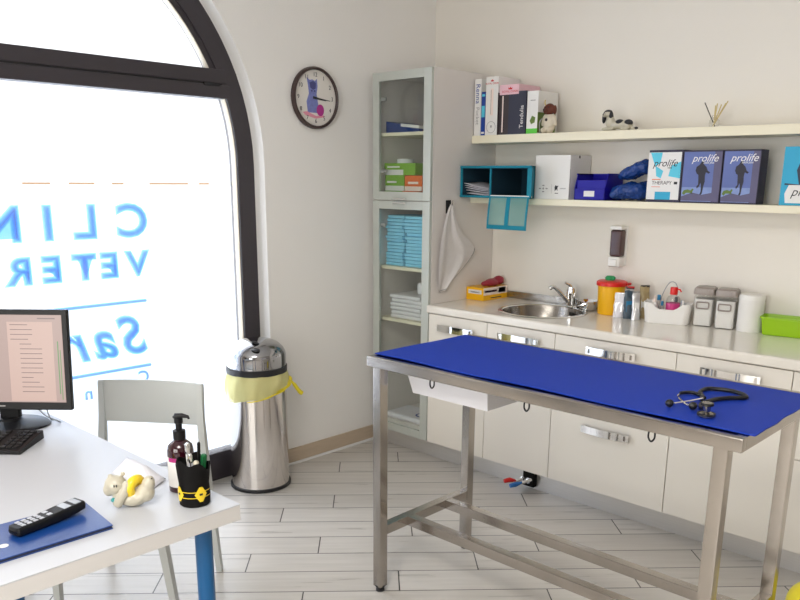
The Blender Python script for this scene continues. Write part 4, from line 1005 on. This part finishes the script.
# ------------------------------------------------------------------ desk
DX1, DX0, DY1, DY0, DZ = -1.700, -3.20, 1.155, .46, .740
t = thing('desk', 'white desk with thick edge and blue tubular legs', 'desk', ((DX0+DX1)/2, (DY0+DY1)/2, 0))
m = MB(); m.box((DX0, DY0, DZ-.004), (DX1, DY1, DZ), bev=.0015); m.build('desktop', 'desk', t)
m = MB(); m.box((DX0+.001, DY0+.001, DZ-.046), (DX1-.0005, DY1-.0005, DZ-.004), bev=.001); m.build('edge_band', 'deskedge', t)
for lx, ly in ((-1.765, 1.075), (-1.765, .575), (-3.13, 1.075), (-3.13, .54)):
    l = MB().lathe([(.0235, .004), (.0235, DZ-.06), (.0235, DZ-.0465)], (lx, ly, 0), 24).build('leg', 'blueleg', t)
    MB().lathe([(.024, .0003), (.026, .006), (.024, .012)], (lx, ly, 0), 20).build('glide', 'rubber', l)

# chair beyond the desk
t = thing('side_chair', 'white plastic chair at the window side of the desk', 'chair', (-2.852, 1.522, 0), math.radians(36))
def backf(u, v, off):
    x = -.222+.444*u; bow = .030*(1-(2*u-1)**2)
    hgt = .630+(.799-.630)*v
    return (x, .012+bow*.6+.055*(hgt-.45)+off, hgt+.004*math.sin(u*PI)*(2*v-1))
m = MB(); ncol = 18
rings = []
for i in range(ncol+1):
    uu = i/ncol; rg = []
    for v_, o_ in ((0, -.006), (.06, -.009), (.5, -.009), (.94, -.009), (1, -.005), (1, .005), (.94, .008), (.5, .008), (.06, .008), (0, .005)):
        rg.append(backf(uu, v_, o_))
    rings.append(rg)
m.loft(rings); m.build('backrest', 'chair', t, local=True, smooth=60)
m = MB()
def seatsec(yv, w, zz): return [(x, yv, z_) for x, z_ in rrect(-w, zz-.022, w, zz, .010, 3)]
m.loft([seatsec(-.445, .19, .440), seatsec(-.43, .205, .450), seatsec(-.2, .21, .444), seatsec(-.02, .20, .452), seatsec(.0, .19, .452)]); m.build('seat', 'chair', t, local=True)
for s in (-1, 1):
    m = MB(); pts = [(s*.243+.02, 0, 0), (s*.222, .008, .44), (s*.209, .020, .66)]
    def rct(p, w, d): return [(p[0]-w, p[1]-d, p[2]), (p[0]+w, p[1]-d, p[2]), (p[0]+w, p[1]+d, p[2]), (p[0]-w, p[1]+d, p[2])]
    m.loft([rct(pts[0], .011, .012), rct(pts[1], .015, .018), rct(pts[2], .0135, .011), rct((s*.2085, .026, .80), .010, .006)]); m.build('leg', 'chair', t, local=True)
    m = MB(); m.loft([rct((s*.232+.045, -.452, 0), .011, .012), rct((s*.205, -.415, .43), .016, .018)]); m.build('leg', 'chair', t, local=True)

# monitor
mc = V((-2.847, .975, DZ)); t = thing('monitor', 'black computer monitor with lit screen on the desk', 'monitor', mc, UX)
tilt = Matrix.Translation((0, 0, .245)) @ Matrix.Rotation(math.radians(-5), 4, 'X') @ Matrix.Translation((0, 0, -.245))
m = MB(); m.box((-.25, -.012, .072), (.25, .012, .42), bev=.004, mat=tilt); m.box((-.2, .012, .12), (.2, .045, .37), bev=.015, mat=tilt)
m.build('housing', 'black', t, local=True)
m = MB(); w0, w1, h0, h1 = -.232, .232, .100, .402
m.box((w0, -.0132, h0), (w1, -.0118, h1), 0, mat=tilt); m.box((.045, -.0136, h0+.004), (.20, -.0131, h1-.024), 1, mat=tilt); m.box((.213, -.0136, h0+.03), (.2165, -.0131, h1-.09), 3, mat=tilt); m.box((.221, -.0136, h0+.01), (.2235, -.0131, h1-.12), 3, mat=tilt)
for k in range(15):
    zz_ = h1-.035-k*.0165; x_ = .055 if k < 4 else .085
    m.box((x_, -.0139, zz_), (x_+random.choice((.04, .06, .075)) , -.0135, zz_+.0025), 2, mat=tilt)
m.box((.15, -.0139, h1-.014), (.21, -.0131, h1-.010), 2, mat=tilt); m.box((-.2, -.0139, h1-.014), (.0, -.0131, h1-.009), 2, mat=tilt)
for k in range(9): m.box((-.2, -.0139, h1-.05-k*.024), (-.06, -.0131, h1-.046-k*.024), 2, mat=tilt)
m.build('screen', ['screen', 'screen2', 'screentext', 'screengreen'], t, local=True, smooth=0)
m = MB(); m.box((-.02, -.0128, .084), (.02, -.0118, .088), 0, mat=tilt); m.build('badge', 'grey', t, local=True, smooth=0)
m = MB(); m.box((-.035, .03, .02), (.035, .06, .22), bev=.008); m.build('stand_neck', 'black', t, local=True)
m = MB(); m.lathe([(.135, .0003), (.14, .004), (.13, .012), (.05, .022), (.04, .03)], (0, 0, 0), 40, mat=Matrix.Translation((0, .03, 0)) @ Matrix.Diagonal((1, .75, 1, 1))); m.build('stand_base', 'black', t, local=True)
# cable behind the monitor
tag(MB().tube(curve_pts([(-2.90, 1.04, .86), (-2.85, 1.08, .80), (-2.80, 1.10, .765), (-2.775, 1.135, .7435), (-2.83, 1.125, .7430), (-2.88, 1.12, .80), (-2.93, 1.06, .85)], 8), .0022, 8).build('monitor_cable', 'cable'), 'thin grey cable looping from the monitor to the desk edge', 'cable')

# keyboard
t = thing('keyboard', 'black computer keyboard on the desk in front of the monitor', 'keyboard', (-2.72, .82, DZ), UX)
kc = V((-2.72, .82, 0)); 
m = MB(); kw, kd = .225, .085
m.loft([[(-kw, -kd, .0005), (kw, -kd, .0005), (kw, kd, .0005), (-kw, kd, .0005)], [(-kw, -kd, .012), (kw, -kd, .012), (kw, kd, .027), (-kw, kd, .027)], [(-kw+.004, -kd+.004, .014), (kw-.004, -kd+.004, .014), (kw-.004, kd-.004, .029), (-kw+.004, kd-.004, .029)]])
m.build('case', 'black', t, local=True)
m = MB()
for r_ in range(6):
    for c_ in range(21):
        if c_ in (15, 17) : continue
        x_ = -kw+.014+c_*.0202; y_ = -kd+.016+r_*.0245; z_ = .0135+(y_+kd)/(2*kd)*.015
        m.box((x_, y_, z_-.001), (x_+.0172, y_+.019, z_+.0065), bev=.002, seg=1)
m.build('keys', 'key', t, local=True)
# keyboard placed so its rear right corner sits near the monitor
t.location = V((-2.640, 1.020, DZ))-V((math.cos(UX)*kw-math.sin(UX)*kd, math.sin(UX)*kw+math.cos(UX)*kd, 0))

# blue folder and phone
t = thing('document_folder', 'blue document folder lying on the near corner of the desk', 'folder', (-1.90, .70, DZ+.0003))
FP = [(-2.016, .400), (-1.806, .398), (-1.796, .838), (-1.986, .856)]
m = MB()
def sheet(z0, z1, ins, mi=0): m.loft([[(x, y, z0) for x, y in FP], [(x, y, z1) for x, y in FP]], mi)
sheet(DZ+.0004, DZ+.0025, 0); m.build('lower_cover', 'folder', t)
FP2 = [(a*.98+(-1.9)*.02, b*.985+.7*.015) for a, b in FP]
m = MB(); m.loft([[(x, y, DZ+.0026) for x, y in FP2], [(x, y, DZ+.0085) for x, y in FP2]]); m.build('paper_block', 'navy', t)
m = MB(); m.loft([[(x, y, DZ+.0086) for x, y in FP], [(x, y, DZ+.0112) for x, y in FP]]); cov = m.build('upper_cover', 'folder', t)
MB().lathe([(.001, DZ+.0115), (.011, DZ+.0115), (.011, DZ+.0112)], (-1.868, .602, 0), 20, cap0=False, cap1=False).build('emblem', 'offwhite', cov)
p0, p1 = V((-1.903, .640, DZ+.0115)), V((-1.938, .822, DZ+.0115))
ax = (p1-p0); ang = math.atan2(ax.y, ax.x)
t = thing('cordless_phone', 'black cordless phone handset lying on the blue folder', 'phone', (p0+p1)/2, ang)
hl = ax.length/2+.004
m = MB()
def ps(x, w, z0, z1): return [(x, y, z_) for y, z_ in rrect(-w, z0, w, z1, .007, 3)]
m.loft([ps(-hl, .016, .006, .018), ps(-hl+.006, .0235, .002, .024), ps(-.02, .024, .0004, .026), ps(.04, .0255, .003, .030), ps(hl-.006, .024, .010, .033), ps(hl, .017, .014, .029)]); m.build('handset', 'black', t, local=True, smooth=50)
m = MB(); m.loft([[(.012, y, .0272) for y in (-.017, .017)]+[(.012, y, .026) for y in (.017, -.017)], [(.055, y, .0318) for y in (-.018, .018)]+[(.055, y, .030) for y in (.018, -.018)]]); m.build('display', 'phonescr', t, local=True)
m = MB()
for r_ in range(4):
    for c_ in range(3): m.box((-.08+r_*.0165, -.017+c_*.0125, .0242), (-.069+r_*.0165, -.008+c_*.0125, .0272), bev=.001, seg=1)
m.box((-.008, -.016, .0255), (.004, -.004, .0288), bev=.001); m.box((-.008, .004, .0255), (.004, .016, .0288), bev=.001); m.build('keys', 'phonekey', t, local=True)
m = MB(); m.box((.066, -.019, .0305), (.084, .019, .0345), bev=.003); m.build('earpiece', 'phonescr', t, local=True)

# cream figurine with a yellow ring
t = thing('pet_figurine', 'cream ceramic animal figure on its back hugging a yellow ring', 'figurine', (-1.902, .943, DZ), UX)
S = 1/394
fp = lambda px, py, y=0: V(((px-131)*S, y, (506-py)*S))
md = [('REMESH', dict(mode='VOXEL', voxel_size=.0028)), ('SMOOTH', dict(iterations=5))]
m = MB()
m.ball(fp(133, 496), (.042, .030, .0255)); m.ball(fp(147, 491), (.026, .024, .026)); m.ball(fp(151, 482), (.018, .018, .026), rot=Matrix.Rotation(.25, 3, 'Y'))
m.ball(fp(121, 493), (.022, .024, .024)); m.ball(fp(143, 494, -.018), (.024, .010, .012), rot=Matrix.Rotation(-.6, 3, 'Y'))
m.build('body', 'ceramic', t, local=True, mods=md)
m = MB(); m.ball(fp(117, 483), (.031, .028, .0275), rot=Matrix.Rotation(.5, 3, 'Y')); m.ball(fp(110, 487, -.006), (.015, .018, .019)); m.ball(fp(112, 472.5, -.004), (.007, .006, .007)); m.ball(fp(125, 470.5), (.007, .006, .007))
m.build('head', 'ceramic', t, local=True, mods=md)
m = MB(); m.ball(fp(119, 480, -.0285), (.0016, .0016, .004)); m.ball(fp(121.5, 480, -.0275), (.0016, .0016, .004)); m.build('eyes', 'ink', t, local=True)
m = MB(); m.tube(curve_pts([fp(131, 480, -.022), fp(129, 486, -.027), fp(124, 495, -.027), fp(120, 501, -.020)], 6), [.011]*6+[.0135]*6+[.0135]*6+[.011], 14); m.ball(fp(131, 479.5, -.022), .0112); m.build('arm', 'ceramic', t, local=True)
ringc = fp(137, 484, -.002)
m = MB(); m.tube([ringc+V((.008*math.cos(a)+.003*math.sin(a), .018*math.cos(a), .0195*math.sin(a))) for a in [2*PI*i/28 for i in range(28)]], .0135, 14, closed=True); m.build('ring', 'yring', t, local=True)
m = MB(); m.ball(fp(117, 496.5, -.020), (.009, .012, .006)); m.build('collar', 'aqua', t, local=True)
m = MB(); m.box((-.009, -.002, -.0012), (.009, .002, .0012), mat=Matrix.Translation(fp(153, 475.5, -.006)) @ Matrix.Rotation(-.35, 4, 'Y')); m.build('slot', 'ink', t, local=True)

# thin film packet / paper behind
m = MB()
def pp(u, v):
    a = V((-2.25, 1.115, DZ+.004)).lerp(V((-2.00, 1.105, DZ+.004)), u); b = V((-2.16, 1.020, DZ+.002)).lerp(V((-1.955, 1.03, DZ+.002)), u)
    p = a.lerp(b, v); p.z += .034*math.sin(u*PI)*math.sin(v*PI)**.7*(1+.25*math.sin(u*8+v*5)); return p
m.grid(pp, 14, 10)
tag(m.build('tissue', 'paperv', mods=[('SOLIDIFY', dict(thickness=.0012, offset=1))], smooth=20), 'crumpled white tissue on the desk behind the cream figurine', 'tissue')

# pump bottle
t = thing('pump_bottle', 'dark pump bottle with white label standing at the desk edge', 'bottle', (-1.905, 1.103, DZ), UX)
m = MB(); m.lathe([(.034, .0004), (.0365, .003), (.0365, .118), (.033, .134), (.020, .146), (.0145, .149), (.0145, .156)], (0, 0, 0), 36); m.build('body', 'amber', t, local=True)
m = MB(); m.lathe([(.0170, .151), (.0175, .176), (.009, .178), (.009, .196), (.012, .198), (.012, .212), (.009, .214)], (0, 0, 0), 24); m.build('collar', 'black', t, local=True)
m = MB(); m.tube([(-.008, 0, .216), (.012, -.002, .219), (.028, -.004, .2165), (.031, -.004, .210)], [.009, .007, .0045, .003], 12); m.ball((-.004, 0, .2145), (.012, .010, .006)); m.build('pump_nozzle', 'black', t, local=True)
def lab(a0, a1, z0, z1, r): return lambda u, v: (r*math.cos(math.radians(a0+(a1-a0)*u)), r*math.sin(math.radians(a0+(a1-a0)*u)), z0+(z1-z0)*v)
m = MB(); m.grid(lab(175, 330, .018, .104, .0369), 24, 2, 0); m.grid(lab(225, 330, .092, .104, .0371), 14, 1, 1)
for k in range(9): m.grid(lab(184, 205+(k*7) % 9, .028+k*.0072, .030+k*.0072, .0371), 6, 1, 2)
m.build('label_wrap', ['paper', 'magenta', 'grey'], t, local=True)

# pen cup: black cat body with yellow straps
pc_ = (-1.793, 1.073, DZ); t = thing('pen_cup', 'black pen cup with two yellow diamonds near the desk corner', 'pen cup', pc_, UX)
m = MB()
def cupring(z, r, ins=0.):
    out = []
    for i in range(40):
        a = 2*PI*i/40
        h = z
        if z > .1: h += -.006*math.cos(2*a)+.007*math.sin(5*a)-.006*math.cos(a)
        out.append(((r-ins)*math.cos(a), (r-ins)*math.sin(a)*.95, h))
    return out
m.loft([cupring(0.0004, .038), cupring(.003, .041), cupring(.03, .042), cupring(.06, .040), cupring(.085, .043), cupring(.120, .0455), cupring(.120, .0455, .004), cupring(.08, .043, .005), cupring(.006, .041, .005)])
m.build('cup', 'blackm', t, local=True)
m = MB()
for zz_ in (.030, .046): m.grid(lab(185, 355, zz_-.001, zz_+.001, .0432), 24, 1)
for ac in (222, 308):
    m.grid(lambda u, v, ac=ac: (.0437*math.cos(math.radians(ac+(u-.5)*46*(1-abs(2*v-1)*.75))), .0437*math.sin(math.radians(ac+(u-.5)*46*(1-abs(2*v-1)*.75))), .018+.042*v), 8, 8)
m.build('strap', 'yring', t, local=True)
m = MB()
for ac in (222, 308): m.grid(lab(ac-6, ac+6, .036, .042, .0441), 4, 1)
m.build('strap_mark', 'ink', t, local=True)
def in_cup(x, y): a = UX; return V((pc_[0]+x*math.cos(a)-y*math.sin(a), pc_[1]+x*math.sin(a)+y*math.cos(a), DZ+.008))
def pen(label, b_, tip, r, body, parts, name='pen'):
    A = in_cup(*b_); B = in_cup(tip[0], tip[1]); B.z = DZ+tip[2]
    t = thing(name, label, 'pen', A, 0, 'pens in the black cup')
    m = MB(); m.tube([A, A.lerp(B, .82)], r, 10); m.build('barrel', body, t)
    m = MB(); m.tube([A.lerp(B, .82), A.lerp(B, .97), B], [r*1.12, r*1.12, r*.6], 10); m.build('end', parts, t)
    m = MB(); d = in_cup(0, -1)-in_cup(0, 0); d.z = 0; d.normalize()
    m.bar(A.lerp(B, .70)+d*(r+.002), A.lerp(B, .97)+d*(r+.002), .003, .0015); m.build('clip', parts, t)
pen('white pen standing at the left of the black cup', (-.004, .0), (-.010, -.010, .176), .0065, 'white', 'chrome')
pen('silver pen leaning next to the white pen in the cup', (.006, -.012), (.0, -.022, .150), .005, 'paperv', 'chrome')
pen('thin black pen standing upright in the cup', (.010, .010), (.016, .010, .172), .004, 'black', 'black')
pen('green capped marker at the right of the cup', (.016, .002), (.030, .006, .140), .0075, 'limedark', 'limedark')
A = in_cup(.022, -.016); B = in_cup(.017, -.030); B.z = DZ+.126
t = thing('wooden_spatula', 'pale stick with round end leaning at the front of the cup', 'stick', A, 0)
MB().tube([A, B], .0032, 8).build('stick', 'peach', t); MB().ball(B, (.008, .008, .008)).build('round_end', 'ceramic', t)

# yellow bag at the right edge
m = MB()
for c, r in (((-.612, 2.70, .10), (.105, .11, .098)), ((-.630, 2.69, .222), (.098, .095, .090)), ((-.56, 2.75, .07), (.08, .09, .068))): m.ball(c, r)
o = m.build('yellow_bag', 'bagfold', mods=[('REMESH', dict(mode='VOXEL', voxel_size=.008)), ('SMOOTH', dict(iterations=3))])
tag(o, 'yellow plastic bag on the floor behind the table at the right edge', 'bag')

# ------------------------------------------------------------------ added ceiling panel, out of view, soft fill light for the room
def fill_panel(label, x, y, e):
    t = thing('fill_panel_light', label, 'lamp', (x, y, ZC), 0, 'added ceiling fill panels')
    m = MB(); m.box((-.6, -.6, -.03), (.6, .6, -.0005), bev=.004); m.build('housing', 'white', t, local=True)
    MB().box((-.57, -.57, -.034), (.57, .57, -.029)).build('diffuser', 'lamp', t, local=True)
    L = bpy.data.lights.new('fill_glow', 'AREA'); L.shape = 'SQUARE'; L.size = 1.1; L.energy = e; L.color = (1, .955, .90)
    o = bpy.data.objects.new('fill_glow', L); COL.objects.link(o); o.parent = t; o.location = (0, 0, -.04)
fill_panel('added unseen square ceiling panel giving soft fill light', -.4, -.4, 54)

# big window in the wall behind the photographer
w2 = thing('window_2', 'wide window in the wall behind the photographer', 'window', (-.8, YF, .5)); w2['kind'] = 'structure'
m = MB()
for a in ((-2.1, .5, -2.03, 2.5), (.43, .5, .5, 2.5), (-2.03, .5, .43, .57), (-2.03, 2.43, .43, 2.5), (-.835, .57, -.765, 2.43)):
    m.box((a[0], YF-.07, a[1]), (a[2], YF-.01, a[3]), bev=.003)
m.build('outer_frame', 'frame', w2)
for a, b in ((-2.03, -.835), (-.765, .43)): MB().box((a, YF-.044, .57), (b, YF-.038, 2.43)).build('pane', 'glass_win', w2)

# ------------------------------------------------------------------ daylight
wd = bpy.data.worlds.new('day'); SC.world = wd; wd.use_nodes = True
nt = wd.node_tree; bg = nt.nodes['Background']; bg.inputs['Strength'].default_value = 1.7
tc = nt.nodes.new('ShaderNodeTexCoord'); sp = nt.nodes.new('ShaderNodeSeparateXYZ'); nt.links.new(tc.outputs['Generated'], sp.inputs[0])
cr = nt.nodes.new('ShaderNodeValToRGB'); cr.color_ramp.elements[0].position = .35; cr.color_ramp.elements[0].color = (.82, .90, 1, 1); cr.color_ramp.elements[1].position = .6; cr.color_ramp.elements[1].color = (1, .97, .95, 1)
mr = nt.nodes.new('ShaderNodeMapRange'); mr.inputs['From Min'].default_value = -1; nt.links.new(sp.outputs['Z'], mr.inputs['Value']); nt.links.new(mr.outputs[0], cr.inputs[0]); nt.links.new(cr.outputs[0], bg.inputs['Color'])
L = bpy.data.lights.new('window_daylight', 'AREA'); L.shape = 'RECTANGLE'; L.size = 2.6; L.size_y = 3.0; L.energy = 50; L.color = (.93, .96, 1)
o = bpy.data.objects.new('window_daylight', L); COL.objects.link(o); o.location = (-4.2, AY, 1.5); o.rotation_euler = (0, -PI/2, 0)
L = bpy.data.lights.new('window_daylight', 'AREA'); L.shape = 'RECTANGLE'; L.size = 2.9; L.size_y = 2.3; L.energy = 112; L.color = (1, .95, .88)
o = bpy.data.objects.new('window_daylight', L); COL.objects.link(o); o.location = (-.8, YF-.35, 1.5); o.rotation_euler = (PI/2, 0, 0)

# ------------------------------------------------------------------ camera
f_, yaw, pitch, roll, pcx, pcy = 792.67, -.755667, -.250821, -.008594, 405.1, 382.2
fw = V((math.sin(yaw)*math.cos(pitch), math.cos(yaw)*math.cos(pitch), math.sin(pitch)))
rt = V((math.cos(yaw), -math.sin(yaw), 0)); dn = fw.cross(rt)
r2 = rt*math.cos(roll)+dn*math.sin(roll); d2 = dn*math.cos(roll)-rt*math.sin(roll)
cam = bpy.data.cameras.new('camera'); co = bpy.data.objects.new('camera', cam); COL.objects.link(co)
cam.sensor_width = 36; cam.lens = f_/800*36; cam.shift_x = -(pcx-400)/800; cam.shift_y = (pcy-300)/800; cam.clip_start = .02
co.matrix_world = Matrix(((r2.x, -d2.x, -fw.x, 0), (r2.y, -d2.y, -fw.y, 0), (r2.z, -d2.z, -fw.z, 1.6), (0, 0, 0, 1)))
SC.camera = co
vs = SC.view_settings; vs.view_transform = 'Standard'; vs.look = 'None'; vs.gamma = 1; vs.use_curve_mapping = False; vs.exposure = .22
SC.cycles.use_denoising = True
SC.cycles.max_bounces = 10; SC.cycles.diffuse_bounces = 5; SC.cycles.transparent_max_bounces = 16
SC.cycles.caustics_reflective = False; SC.cycles.caustics_refractive = False
SC.cycles.sample_clamp_indirect = 8
